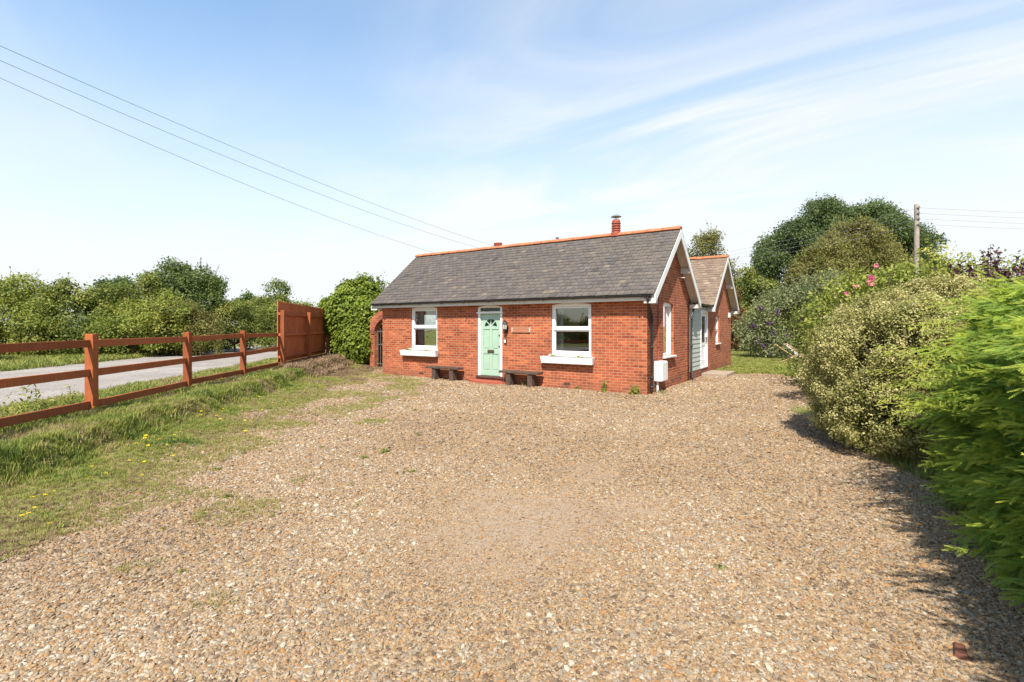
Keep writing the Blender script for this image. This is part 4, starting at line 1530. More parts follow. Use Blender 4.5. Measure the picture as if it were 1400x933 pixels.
# ------------------------------------------------------------------ trees and shrubs on the right
shrub('birch_tree', 'slender airy birch rising behind the roof of the rear wing', 'tree', (13.4, 35, 0),
      [(0, 0, 6.2, 1.25, 1.2, 1.5), (-0.5, 0, 4.9, 1.5, 1.4, 1.5), (0.6, 0, 7.4, 0.65, 0.6, 1.0), (1.1, 0, 5.2, 1.0, 0.9, 1.2), (-0.9, 0, 3.4, 1.5, 1.4, 1.5)], M['leaf_olive'], 0.141, 1950, 9, 0.14, 41, 0.11, 3.0, 26, (0.4, 1.0), tree=True, bark='pale_bark', shell=0.3)
shrub('hazel_tree', 'mid green tree between the rear wing and the big oak', 'tree', (17.4, 38, 0),
      [(0, 0, 3.8, 1.7, 1.7, 2.0), (-0.9, 0, 2.6, 1.6, 1.5, 1.9), (1.6, 0.4, 2.8, 1.7, 1.6, 2.0)], M['leaf_mid'], 0.176, 2210, 9, 0.15, 42, 0.14, 1.5, 16, (0.3, 0.8), tree=True)
oak = [(0, 0, 8.4, 5.8, 5, 4.6), (-3.4, 0.5, 8.0, 3.6, 3.2, 3.4), (-5.0, 0, 6.4, 3.5, 3.5, 3.4), (4.8, 0.5, 7.6, 3.6, 3.5, 3.5), (-2.6, -1, 9.4, 3.6, 3.3, 2.9), (2.8, -0.5, 10.2, 3.3, 3.2, 2.5),
       (6.9, 0, 5.7, 2.3, 2.5, 2.2), (7.4, 0, 8.3, 2.3, 2.3, 2.3), (8.2, 0, 6.0, 1.9, 2.0, 1.8), (-6.8, 0, 4.2, 2.4, 2.5, 2.6), (0.3, 0, 10.9, 2.6, 2.5, 1.9), (-3.8, -1, 3.8, 3, 2.6, 2.8)]
shrub('oak_tree', 'large dark green oak with a broad domed crown, tallest tree on the right', 'tree', (31.2, 48, 0), oak, M['leaf_oak'], 0.21, 15969, 10, 0.24, 43, 0.45, 4.2, 0, tree=True, shell=0.5, lumpy=0.32)
shrub('elder_tree', 'loose olive brown tree standing in front of the big oak', 'tree', (25.3, 38, 0),
      [(0, 0, 5.6, 3.3, 2.6, 3.2), (-2.2, -0.3, 4.4, 2.4, 2.2, 2.6), (2.4, 0, 5.3, 2.5, 2.2, 2.6), (0.7, 0, 7.6, 2.3, 2.1, 1.9), (3.6, 0.2, 3.6, 1.8, 1.8, 2.2)], M['leaf_olive'], 0.158, 5460, 10, 0.18, 44, 0.22, 2.4, 60, (0.5, 1.2), tree=True, bark='pale_bark', shell=0.35, lumpy=0.3)
shrub('mixed_shrub', 'green shrub at the back of the lawn beside the rear wing', 'shrub', (17.6, 34.5, 0),
      [(0, 0, 1.3, 1.5, 1.2, 1.4), (1.6, 0.2, 1.2, 1.4, 1.2, 1.3), (3.2, 0.1, 1.3, 1.4, 1.2, 1.4)], M['leaf_light'], 0.141, 1950, 9, 0.13, 45, 0.06, 0.4, 24, (0.3, 0.8))
shrub('dead_conifer', 'rust brown dying shrub behind the far corner of the rear wing', 'shrub', (14.6, 33.5, 0), [(0, 0, 1.9, 0.85, 0.8, 1.9), (0.6, 0, 1.2, 0.8, 0.7, 1.2)], M['leaf_rust'], 0.141, 845, 9, 0.10, 46, 0.08, 1.0, 10, (0.2, 0.5))
shrub('laurel_shrub', 'dark leafy shrub at the back of the lawn below the oak', 'shrub', (22.0, 34.0, 0),
      [(0, 0, 1.7, 1.8, 1.3, 1.8), (1.9, 0, 2.2, 1.9, 1.4, 2.1), (-1.3, 0, 1.2, 1.3, 1.2, 1.3)], M['leaf_mid'], 0.158, 1950, 9, 0.14, 47, 0.08, 0.5, 16, (0.3, 0.9))


# buddleia with purple flower spikes
def flower_spikes(parent, lobes, n, mt, seed, ln=0.32, rad=0.055, bias=(-0.6, -0.8, 0.3), size=0.05, name='flower_spike', per=46):
    rs = np.random.RandomState(seed)
    lob = np.array(lobes, float)
    for k in range(n):
        L_ = lob[rs.randint(len(lob))]
        d = rand_dirs(rs, 1)[0] + np.array(bias) * 1.1
        d /= np.linalg.norm(d)
        base = L_[:3] + d * L_[3:] * 1.02
        g = d * 0.8 + np.array([0, 0, 0.5]) + rs.normal(size=3) * 0.3
        g /= np.linalg.norm(g)
        tq = rs.rand(per)
        P = base + np.outer(tq * ln, g) + rand_dirs(rs, per) * (rad * (1.05 - tq))[:, None]
        leaves_mesh(name, P, P - base - np.outer(tq * ln, g), size, mt, parent, rs, rs.rand(per), 0.9)


bl = [(0, 0, 1.9, 1.7, 1.4, 1.7), (1.6, 0.2, 2.4, 1.6, 1.4, 1.7), (3.0, 0.4, 2.7, 1.5, 1.3, 1.7), (-0.6, -0.3, 0.9, 1.2, 1.0, 1.0)]
bud = shrub('buddleia', 'grey green buddleia with purple flower spikes behind the deckchairs', 'shrub', (14.4, 27.2, 0), bl, M['leaf_buddleia'], 0.17, 2300, 9, 0.18, 51, 0.06, 0.5, 60, (0.4, 1.0), aspect=0.35)
flower_spikes(bud, bl, 20, M['petal_purple'], 57, 0.38, 0.075, size=0.09, per=64)

# pink flowering shrub and the laurel behind the cream shrub
pk = [(0, 0, 1.6, 1.3, 1.1, 1.3), (1.2, 0.3, 1.85, 1.2, 1.0, 1.25), (2.5, 0.1, 1.85, 1.1, 1.0, 1.2)]
pks = shrub('rose_bush', 'light green bush with bright pink flowers behind the cream shrub', 'shrub', (7.95, 10.9, 0), pk, M['leaf_light'], 0.085, 1700, 9, 0.11, 53, 0.035, 0.4, 60, (0.2, 0.55))
rs = np.random.RandomState(3)
for k, (fx, fy, fz, n_) in enumerate([(-0.70, -0.80, 2.72, 44), (-0.75, -0.85, 2.60, 40), (-0.98, -0.75, 2.56, 18), (-0.45, -0.6, 2.98, 20), (-1.15, -0.7, 2.40, 14)]):
    P = np.array([fx, fy, fz]) + rand_dirs(rs, n_) * (0.068 if n_ >= 40 else 0.055) * rs.rand(n_, 1) ** 0.4
    leaves_mesh('flower_cluster', P, P - np.array([fx, fy, fz]), 0.042, M['petal_pink'], pks, rs, rs.rand(n_) * (0.4 if n_ > 40 else 1.0) + (0 if n_ > 40 else 0.2), 0.9)
shrub('laurel_shrub', 'tall green shrub half hidden behind the cream shrub', 'shrub', (9.6, 14.2, 0), [(0, 0, 1.3, 1.15, 1.1, 1.35), (-0.5, 0.2, 0.9, 1.0, 0.9, 0.95), (0.9, 0.2, 1.5, 1.1, 1.0, 1.3)], M['leaf_mid'], 0.10, 1300, 9, 0.14, 54, 0.06, 0.4, 16, (0.2, 0.5))
shrub('plum_bush', 'bush with dark plum red upright shoots behind the evergreen hedge', 'shrub', (8.6, 9.0, 0), [(0, 0, 1.5, 0.9, 0.8, 1.25), (0.9, 0.1, 1.4, 0.8, 0.8, 1.25)], M['leaf_plum'], 0.075, 500, 9, 0.10, 55, 0.04, 0.5, 34, (0.25, 0.55), shoot_per=26)

# cream variegated shrub
cl = [(0.05, 0, 1.02, 1.22, 1.15, 1.13), (0.6, 0.7, 1.20, 1.2, 1.15, 1.10), (0.35, 0.75, 0.80, 1.10, 1.1, 0.85), (0.45, -0.45, 0.68, 1.0, 0.85, 0.80), (0.85, 0.2, 1.5, 0.95, 0.9, 0.93), (0.0, 0.0, 0.5, 1.05, 1.0, 0.6), (-0.45, -0.55, 0.58, 0.82, 0.75, 0.62), (-0.15, -0.5, 1.2, 0.92, 0.8, 0.88)]
shrub('variegated_shrub', 'dense rounded shrub with cream and green leaves at the edge of the drive', 'shrub', (5.66, 7.35, 0), cl, M['leaf_cream'], 0.034, 25000, 11, 0.034, 61, 0.06, 0.35, 200, (0.04, 0.13),
      lumpy=0.10, shell=0.80, aspect=0.6, zmin=0.10, shoot_per=14, blob=0.16, nblob=190)


# ------------------------------------------------------------------ evergreen hedge
def frond_template(rs, sprigs=9, wide=0.30):
    """flat feathery spray 1 unit long in +x, lying in the xy plane, tip drooping slightly"""
    T_ = []
    for k in range(sprigs):
        x0 = 0.06 + 0.86 * k / (sprigs - 1)
        l_ = wide * (1 - 0.70 * (k / (sprigs - 1))) + 0.05
        for s_ in (-1, 1):
            an = (0.50 + rs.uniform(-0.12, 0.12)) * s_
            dx, dy = math.cos(an), math.sin(an)
            p0 = np.array([x0, 0, 0])
            p1 = p0 + np.array([dx, dy, rs.uniform(-0.12, 0.06)]) * l_
            w_ = 0.020
            px_, py_ = -dy * w_, dx * w_
            md = p0 * 0.55 + p1 * 0.45
            T_.append((p0, md + np.array([px_, py_, 0.006]), p1))
            T_.append((p0, p1, md - np.array([px_, py_, -0.006])))
            for q in (0.35, 0.65):
                for s2 in (-1, 1):
                    a2 = an + 0.55 * s2
                    c0 = p0 + (p1 - p0) * q
                    l2 = l_ * 0.42 * (1.2 - q)
                    c1 = c0 + np.array([math.cos(a2), math.sin(a2), rs.uniform(-0.1, 0.05)]) * l2
                    wv = np.array([-math.sin(a2), math.cos(a2), 0]) * 0.014
                    T_.append((c0 - wv, c1, c0 + wv))
    T_.append((np.array([0, -0.014, 0]), np.array([1.0, 0, -0.02]), np.array([0, 0.014, 0])))
    A = np.array(T_)
    A[:, :, 2] -= 0.10 * A[:, :, 0] ** 2
    return A


def boughs(rs, P, D, U, LEN, tone, nf):
    """fronds set along both sides of each bough: returns per-frond arrays"""
    D = D / np.linalg.norm(D, axis=1, keepdims=True)
    S_ = np.cross(U, D)
    S_ /= np.linalg.norm(S_, axis=1, keepdims=True)
    U2 = np.cross(D, S_)
    oP, oD, oU, oS, oT = [], [], [], [], []
    for k in range(nf):
        f_ = (k + rs.rand(len(P))) / nf
        sg = np.where(rs.rand(len(P)) < 0.5, -1.0, 1.0)
        if k == nf - 1:
            sg *= 0.1
        droop = -0.16 * f_ ** 2
        p_ = P + D * (LEN * f_)[:, None] + U2 * (LEN * droop)[:, None] + rs.normal(0, 0.012, (len(P), 3))
        d_ = D * 0.85 + S_ * (sg * (0.62 - 0.3 * f_))[:, None] + U2 * rs.normal(0, 0.16, (len(P), 1)) - U2 * 0.15 * f_[:, None]
        oP.append(p_)
        oD.append(d_)
        oU.append(U2 + rs.normal(0, 0.22, (len(P), 3)))
        oS.append(LEN * (0.42 - 0.20 * f_) * rs.uniform(0.75, 1.2, len(P)))
        oT.append(np.clip(tone + (f_ - 0.6) * 0.45 + rs.normal(0, 0.08, len(P)), 0, 0.97))  # paler towards the bough tip, lit tips put into the tone
    return np.concatenate(oP), np.concatenate(oD), np.concatenate(oU), np.concatenate(oS), np.concatenate(oT)


def scatter(name, tmpl, P, D, Nn, S, mt, parent, rnd):
    """place triangle templates: x axis along D, z axis near Nn"""
    D = D / np.linalg.norm(D, axis=1, keepdims=True)
    Yv = np.cross(Nn, D)
    Yv /= np.linalg.norm(Yv, axis=1, keepdims=True) + 1e-9
    Zv = np.cross(D, Yv)
    tv = tmpl.reshape(-1, 3)
    V = (P[:, None, :] + S[:, None, None] * (tv[None, :, 0, None] * D[:, None, :] + tv[None, :, 1, None] * Yv[:, None, :] + tv[None, :, 2, None] * Zv[:, None, :]))
    n, k = len(P), len(tv)
    F = np.arange(n * k).reshape(-1, 3)
    # spray tips are golden, and the light they catch is painted in too
    tipx = tmpl[:, :, 0].mean(1)
    rr_ = np.clip(np.repeat(rnd, k // 3).reshape(n, -1) + (tipx[None, :] - 0.5) * 0.35, 0, 1).ravel()
    return np_mesh(name, V.reshape(-1, 3), F, mt, parent, rr_)


hedge = thing('evergreen_hedge', 'feathery green conifer hedge with yellow tips along the right side', 'hedge', (3.2, 3.1, 0))
rs = np.random.RandomState(71)


def hedge_pt(s, h, out):
    """s: distance along the hedge from y=-1; h: 0..1 foot to top centre; out: outward offset"""
    y = -1.2 + s * 0.86
    x = 1.72 + (y - 0.4) * 0.585 + 0.12
    # rounded end by the cream shrub
    e = np.clip((y - 4.6) / 1.6, 0, 1)
    x = x + 0.75 * e * e
    bulge = 0.46 * vn(s * 1.3, h * 2.6, 5) + 0.30 * vn(s * 2.9, h * 6, 6)
    hgt = 1.86 + 0.36 * sst(2.8, 5.6, y) + 0.14 * vn(s * 0.9, s * 0, 8)
    # section: foot set back, belly leaning out, rounded shoulder to the top
    th = h * 1.0
    belly = 0.24 * np.sin(np.clip(th / 0.72, 0, 1) * math.pi * 0.55)
    sh = np.clip((th - 0.62) / 0.38, 0, 1)
    z = np.where(th < 0.62, th / 0.62 * (hgt - 0.38), (hgt - 0.38) + 0.38 * np.sin(sh * math.pi / 2))
    back = 0.85 * sh ** 1.8
    o_ = belly - back + bulge + out
    nx_, ny_ = -0.863, 0.505
    return np.stack([x + nx_ * o_, y + ny_ * o_, z], 1), sh


def vn(a, b_, seed):
    return fbm(np.asarray(a, float), np.asarray(b_, float), 1.0, seed) - 0.5


tm = frond_template(np.random.RandomState(2), 10, 0.20)
n = 2400
s = rs.rand(n) * 8.3
h = np.concatenate([rs.rand(1800) ** 0.95, rs.rand(600) * 0.4])
P, sh = hedge_pt(s, h, -0.34 - rs.rand(n) * 0.12 + 0.26 * sst(0.45, 0.0, h))
P = P - np.array([3.2, 3.1, 0])
D = np.array([-0.82, -0.25, 0.10]) + rs.normal(size=(n, 3)) * np.array([0.22, 0.40, 0.16])
D[:, 2] += 0.02 * sh - 0.28 * sst(0.35, 0.0, h)
U = np.array([-0.15, -0.40, 1.0]) + rs.normal(size=(n, 3)) * 0.34
tone = np.clip(0.47 + 0.3 * vn(s * 2.2, h * 5, 15) + rs.normal(0, 0.10, n) + 0.16 * sh, 0, 0.8)  # shoulder and top lighter: the light up there is put into the colour
bp = boughs(rs, P, D, U, rs.uniform(0.30, 0.52, n), tone, 15)
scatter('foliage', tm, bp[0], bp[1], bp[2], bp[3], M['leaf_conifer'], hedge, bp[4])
# long leaders reaching out of the face; their sunlit gold is painted into tone
n = 46
s = np.concatenate([rs.uniform(6.0, 7.3, 36), rs.uniform(6.0, 8.2, 10)])
h = np.concatenate([rs.normal(0.50, 0.10, 36), rs.uniform(0.55, 0.95, 10)])
P, sh = hedge_pt(s, np.clip(h, 0.05, 1), 0.02)
P = P - np.array([3.2, 3.1, 0])
D = np.array([-0.92, -0.35, 0.10]) + rs.normal(size=(n, 3)) * np.array([0.15, 0.28, 0.10])
U = np.array([0, -0.3, 1.0]) + rs.normal(size=(n, 3)) * 0.25
bp = boughs(rs, P, D, U, rs.uniform(0.45, 0.72, n), np.clip(rs.normal(0.84, 0.10, n), 0, 0.95), 26)
scatter('leaders', frond_template(np.random.RandomState(8), 9, 0.13), bp[0], bp[1], bp[2], bp[3] * 0.45, M['leaf_conifer'], hedge, bp[4])
# stems inside, and a core of darker leaves
b = MB()
for k in range(9):
    y_ = -0.8 + k * 0.85
    x_ = 1.72 + (y_ - 0.4) * 0.585 + 0.75
    b.tube([(x_ - 3.2, y_ - 3.1, -0.1), (x_ - 3.2, y_ - 3.1, 1.0), (x_ - 3.15, y_ - 3.1, 2.1)], [0.07, 0.055, 0.02], 7)
b.build('stems', M['bark'], hedge)
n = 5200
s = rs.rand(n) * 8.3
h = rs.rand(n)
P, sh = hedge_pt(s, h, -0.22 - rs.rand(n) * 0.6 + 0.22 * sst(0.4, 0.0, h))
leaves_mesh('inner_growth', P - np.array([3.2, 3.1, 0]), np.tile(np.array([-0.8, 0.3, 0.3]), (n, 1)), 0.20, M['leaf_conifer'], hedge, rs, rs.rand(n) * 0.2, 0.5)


# ------------------------------------------------------------------ small growing things
def blade_clump(seed, n=11, spread=0.05, lean=0.5, wid=0.006):
    rs = np.random.RandomState(seed)
    V, F = [], []
    for k in range(n):
        an = rs.rand() * 6.283
        r_ = spread * rs.rand() ** 0.5
        bx_, by_ = r_ * math.cos(rs.rand() * 6.283), r_ * math.sin(rs.rand() * 6.283)
        l_ = rs.uniform(0.5, 1.0)
        le = lean * rs.uniform(0.2, 1.0)
        dx, dy = math.cos(an), math.sin(an)
        wx, wy = -dy * wid, dx * wid
        q = len(V)
        for f_, ww in ((0, 1.0), (0.4, 0.9), (0.75, 0.6)):
            z_ = l_ * f_ * (1 - 0.25 * le * f_)
            o_ = le * l_ * f_ * f_
            V += [(bx_ + dx * o_ - wx * ww, by_ + dy * o_ - wy * ww, z_), (bx_ + dx * o_ + wx * ww, by_ + dy * o_ + wy * ww, z_)]
        V.append((bx_ + dx * le * l_, by_ + dy * le * l_, l_ * (1 - 0.25 * le)))
        F += [(q, q + 1, q + 3), (q, q + 3, q + 2), (q + 2, q + 3, q + 5), (q + 2, q + 5, q + 4), (q + 4, q + 5, q + 6)]
    return np.array(V), np.array(F)


def pebble(seed):
    rs = np.random.RandomState(seed)
    bm = bmesh.new()
    bmesh.ops.create_icosphere(bm, subdivisions=2, radius=1.0)
    for v_ in bm.verts:
        k = 1 + 0.35 * mnoise.noise((v_.co.x * 1.1 + seed * 9, v_.co.y * 1.1, v_.co.z * 1.1))
        v_.co = v_.co * k
        v_.co.x *= 1.25
        v_.co.y *= 0.9
        v_.co.z *= 0.55
    me = bpy.data.meshes.new('pebble_shape')
    bm.to_mesh(me)
    bm.free()
    for p in me.polygons:
        p.use_smooth = True
    me.materials.append(M['pebble'])
    return me


def scatter_nodes(name, P, rot, scl, rnd, protos, label, cat):
    """points with stored rotation, scale and tone; geometry nodes put one prototype on each"""
    me = bpy.data.meshes.new(name)
    me.vertices.add(len(P))
    me.vertices.foreach_set('co', np.asarray(P, np.float32).ravel())
    for nm, arr, typ in (('rot', rot, 'FLOAT_VECTOR'), ('scl', scl, 'FLOAT_VECTOR')):
        at = me.attributes.new(nm, typ, 'POINT')
        at.data.foreach_set('vector', np.asarray(arr, np.float32).ravel())
    at = me.attributes.new('rnd', 'FLOAT', 'POINT')
    at.data.foreach_set('value', np.asarray(rnd, np.float32))
    at = me.attributes.new('pick', 'INT', 'POINT')
    at.data.foreach_set('value', np.random.RandomState(1).randint(0, len(protos), len(P)).astype(np.int32))
    me.update()
    ob = link(name, me)
    coll = bpy.data.collections.new(name + '_shapes')
    for k, pm in enumerate(protos):
        coll.objects.link(bpy.data.objects.new('%s_shape' % name, pm))
    ng = bpy.data.node_groups.new(name, 'GeometryNodeTree')
    ng.interface.new_socket('Geometry', in_out='INPUT', socket_type='NodeSocketGeometry')
    ng.interface.new_socket('Geometry', in_out='OUTPUT', socket_type='NodeSocketGeometry')
    gi = ng.nodes.new('NodeGroupInput')
    go = ng.nodes.new('NodeGroupOutput')
    ci = ng.nodes.new('GeometryNodeCollectionInfo')
    ci.inputs['Collection'].default_value = coll
    ci.inputs['Separate Children'].default_value = True
    ci.inputs['Reset Children'].default_value = True
    ip = ng.nodes.new('GeometryNodeInstanceOnPoints')
    ip.inputs['Pick Instance'].default_value = True

    def na(nm, typ):
        q = ng.nodes.new('GeometryNodeInputNamedAttribute')
        q.data_type = typ
        q.inputs['Name'].default_value = nm
        return q.outputs['Attribute']
    er = ng.nodes.new('FunctionNodeEulerToRotation')
    ng.links.new(na('rot', 'FLOAT_VECTOR'), er.inputs[0])
    ng.links.new(er.outputs[0], ip.inputs['Rotation'])
    ng.links.new(na('scl', 'FLOAT_VECTOR'), ip.inputs['Scale'])
    ng.links.new(na('pick', 'INT'), ip.inputs['Instance Index'])
    ng.links.new(gi.outputs[0], ip.inputs['Points'])
    ng.links.new(ci.outputs[0], ip.inputs['Instance'])
    ng.links.new(ip.outputs[0], go.inputs[0])
    md = ob.modifiers.new('scatter', 'NODES')
    md.node_group = ng
    return tag(ob, label, cat, kind='stuff')


# shingle: single stones over the near drive
rs = np.random.RandomState(101)
YM = 21.5
N0 = 820000
yy = 1.9 * (YM / 1.9) ** rs.rand(N0)                # density falls with distance
xx = (rs.rand(N0) * 2 - 1) * (1.05 * yy + 0.35)
keep = rs.rand(N0) < np.clip(1.0, 0, 1)
d = xx - fence_x(yy)
keep &= grass_w(xx, yy) < rs.rand(N0) * 0.9
keep &= ((xx < hedge_x(yy) + 0.35) | (yy > 9.0)) & (d > 1.5)
keep &= rs.rand(N0) > packed_w(xx, yy) * 0.38
# never inside the bungalow
hx_, hy_ = xx - CORNER[0], yy - CORNER[1]
vv_ = -hx_ * sa + hy_ * ca
uu_ = hx_ * ca + hy_ * sa
keep &= ~((vv_ > -0.03) & (uu_ < 0.03) & (uu_ > -10.0)) & (lawn_w(xx, yy) < 0.5)
xx, yy = xx[keep], yy[keep]
n = len(xx)
size = np.clip(rs.lognormal(math.log(0.0061), 0.42, n), 0.0035, 0.021) * (1 + 0.09 * np.clip(yy - 3, 0, 14))
rot = np.stack([rs.normal(0, 0.35, n), rs.normal(0, 0.35, n), rs.rand(n) * 6.283], 1)
scl = np.stack([size, size * rs.uniform(0.7, 1.1, n), size * rs.uniform(0.55, 1.0, n)], 1)
zz_ = height(xx, yy) + size * 0.18
tone = rs.rand(n)
shift = (fbm(xx, yy, 1.5, 55) - 0.5) * 0.42 + 0.02 * sst(4.5, 2.2, yy) + 0.03 * sst(6, 12, yy)
pk_ = packed_w(xx, yy)
tone = np.clip(tone * (1 - 0.25 * pk_) + shift + 0.15 * pk_, 0, 0.999)
size *= (1 - 0.38 * pk_)
scl *= (1 - 0.38 * pk_)[:, None]
scatter_nodes('gravel', np.stack([xx, yy, zz_], 1), rot, scl, tone, [pebble(k) for k in range(6)], 'loose flint shingle covering the drive', 'gravel')

# grass on the bank, the verge and the lawn
GB = []
for k in range(6):
    V_, F_ = blade_clump(200 + k, 13, 0.42, 0.30 + 0.10 * k, 0.026 if k < 3 else 0.036)
    o_ = np_mesh('grass_shape', V_, F_, M['grass_blade'])
    GB.append(o_.data)
    bpy.data.objects.remove(o_)
pts, hs, tn = [], [], []
rs = np.random.RandomState(111)


def put(n, x0, x1, y0_, y1_, keepf, hf, tf_):
    x = rs.uniform(x0, x1, n)
    y = rs.uniform(y0_, y1_, n)
    k = keepf(x, y)
    x, y = x[k], y[k]
    pts.append(np.stack([x, y, height(x, y) - 0.004], 1))
    hs.append(hf(x, y))
    tn.append(np.clip(tf_(x, y), 0, 1))


dd_ = lambda x, y: x - fence_x(y)
cl_ = lambda x, y: (fbm(x, y, 0.6, 61) - 0.5)
# bank and verge, dense in the near part
for (n_, ya, yb) in ((46000, 1.5, 9), (46000, 9, 22.5)):
    put(n_, -10.2, -2.2, ya, yb,
        lambda x, y: (dd_(x, y) > -1.35) & (grass_w(x, y) > rs.rand(len(x)) * 0.9 + 0.05) & (dd_(x, y) < 3.6) & (x > -1.1 * y - 1.0),
        lambda x, y: np.where(dd_(x, y) < -0.15, 0.15, np.where(dd_(x, y) < 1.2, 0.095, 0.048)) * rs.uniform(0.5, 1.25, len(x)) * (1 + 0.9 * cl_(x, y)),
        lambda x, y: 0.50 + 1.5 * cl_(x, y) + rs.normal(0, 0.19, len(x)) - 0.22 * sst(1.5, 2.3, dd_(x, y)) - 0.45 * sst(14.5, 17.0, y) * sst(0.2, 0.7, dd_(x, y)))
# purple-brown seeding grass at the foot of the panel
put(5200, -8.2, -5.2, 15.5, 21.0, lambda x, y: (dd_(x, y) > 0.25) & (dd_(x, y) < 1.35), lambda x, y: rs.uniform(0.09, 0.22, len(x)), lambda x, y: rs.uniform(0.0, 0.10, len(x)))
# thin dry grass creeping over the shingle
put(56000, -5.8, -0.6, 2.5, 19.0, lambda x, y: (dd_(x, y) > 2.0) & (dd_(x, y) < 4.8) & (fbm(x, y, 0.8, 71) > 0.47 + 0.075 * (dd_(x, y) - 2.0) - 0.05 * sst(9, 14, y) - 0.05 + 0.10 * rs.rand(len(x))) & (-(x - CORNER[0]) * sa + (y - CORNER[1]) * ca < -0.1),
    lambda x, y: rs.uniform(0.02, 0.055, len(x)), lambda x, y: rs.uniform(0.10, 0.60, len(x)))
# back lawn
put(52000, 6.5, 24, 16, 34, lambda x, y: (lawn_w(x, y) > rs.rand(len(x)) * 0.9 + 0.05), lambda x, y: rs.uniform(0.06, 0.13, len(x)), lambda x, y: 0.50 + 0.9 * cl_(x, y) + rs.normal(0, 0.12, len(x)))
# beyond the lane, at the hedgerow foot
put(16000, -28, -12, 12, 30, lambda x, y: dd_(x, y) < -7.6, lambda x, y: rs.uniform(0.10, 0.26, len(x)), lambda x, y: rs.uniform(0.3, 0.95, len(x)))
# hedge foot
put(5000, 2.2, 6.5, 2.4, 8.6, lambda x, y: (x > hedge_x(y) - 0.12) & (x < hedge_x(y) + 0.7) & (fbm(x, y, 0.5, 81) > 0.42), lambda x, y: rs.uniform(0.05, 0.15, len(x)), lambda x, y: rs.uniform(0.3, 0.95, len(x)))
P = np.concatenate(pts)
H_ = np.concatenate(hs)
TN = np.concatenate(tn)
n = len(P)
rot = np.stack([rs.normal(0, 0.12, n), rs.normal(0, 0.12, n), rs.rand(n) * 6.283], 1)
far = np.clip(np.hypot(P[:, 0], P[:, 1]) / 7.0, 1.0, 3.2)
wd_ = (0.035 + 0.75 * H_) * far ** 0.6 * rs.uniform(0.8, 1.25, n)
scl = np.stack([wd_, wd_, H_], 1)
scatter_nodes('grass', P, rot, scl, TN, GB, 'rough green and straw coloured grass on the bank, verge and lawn', 'grass')


# individual small plants
def weed(name, label, cat, x, y, hgt, rad, nl, mt, leaf, seed, group=None, z=None, aspect=0.3, dirs_up=0.8):
    rs = np.random.RandomState(seed)
    t_ = thing(name, label, cat, (x, y, float(height(x, y)) if z is None else z), rs.rand() * 6.28, group)
    f_ = rs.rand(nl)
    D_ = rand_dirs(rs, nl)
    D_[:, 2] = np.abs(D_[:, 2])
    P = D_ * np.array([rad, rad, hgt]) * (0.35 + 0.65 * rs.rand(nl, 1)) * np.array([1, 1, 1])
    leaves_mesh('leaves', P, D_ + np.array([0, 0, 0.4]), leaf, mt, t_, rs, rs.rand(nl), aspect, 0.0, 0.7, D_ + np.array([0, 0, dirs_up]))
    b = MB()
    for k in range(5):
        e = D_[k] * np.array([rad, rad, hgt]) * 0.8
        b.tube([(0, 0, -0.02), tuple(e * 0.5 + np.array([0, 0, 0.1 * hgt])), tuple(e)], [0.006, 0.005, 0.003], 4, cap=False)
    b.build('stems', M['leaf_mid'], t_)
    return t_


h1 = hw(-1.12, -0.10)
weed('wall_weed', 'tall thin green weed at the foot of the wall below the right window', 'weed', h1[0], h1[1], 0.33, 0.10, 130, M['leaf_light'], 0.07, 1)
h1 = hw(-0.28, -0.12)
weed('wall_weed', 'bushy green weed at the foot of the wall near the front corner', 'weed', h1[0], h1[1], 0.27, 0.17, 210, M['leaf_light'], 0.07, 2)
h1 = hw(-1.95, -0.06)
weed('wall_weed', 'tiny weed at the wall foot below the right window box', 'weed', h1[0], h1[1], 0.12, 0.08, 50, M['leaf_mid'], 0.05, 3)
h1 = hw(-3.62, -0.12)
weed('wall_weed', 'small weed growing beneath the right bench', 'weed', h1[0], h1[1], 0.16, 0.12, 70, M['leaf_mid'], 0.06, 4)
h1 = hw(0.16, 0.55)
weed('wall_weed', 'low weeds below the white meter box', 'weed', h1[0], h1[1], 0.10, 0.22, 90, M['leaf_mid'], 0.05, 5)
weed('ragwort', 'leafy green ragwort standing behind the bottom rail left of the nearest post', 'weed', -6.95, 7.2, 0.55, 0.30, 260, M['leaf_light'], 0.08, 6)
weed('ragwort', 'slimmer green ragwort just left of the nearest fence post', 'weed', -6.85, 7.75, 0.50, 0.16, 130, M['leaf_light'], 0.07, 7)
weed('seeding_dock', 'straw coloured seeding dock at the lane edge between the third and fourth posts', 'weed', -12.9, 22.0, 0.95, 0.22, 240, M['leaf_olive'], 0.10, 8, dirs_up=2.0)

# weeds dotted over the shingle
wd = weed('shingle_weed', 'small flat green weed growing in the shingle', 'weed', -3.66, 3.25, 0.035, 0.085, 60, M['leaf_mid'], 0.042, 20, 'weeds scattered over the shingle', dirs_up=0.1)
spots = [(-3.62, 2.92), (-3.95, 2.75), (-2.35, 3.55), (-3.0, 4.3), (-3.9, 4.35), (-2.9, 5.1), (-3.3, 5.4), (-2.2, 5.7), (-3.6, 6.1), (-1.95, 6.6), (-2.75, 7.2), (-3.3, 7.9), (-1.5, 8.0), (-2.4, 8.8),
         (-3.1, 9.6), (-2.0, 10.3), (-3.6, 10.9), (-1.2, 6.0), (1.5, 3.6), (-1.75, 6.9), (-2.6, 11.6), (-3.9, 12.6), (-3.0, 13.4), (-4.2, 14.4), (-1.5, 4.9), (-4.4, 8.4), (-3.9, 7.0)]
rr2 = random.Random(4)
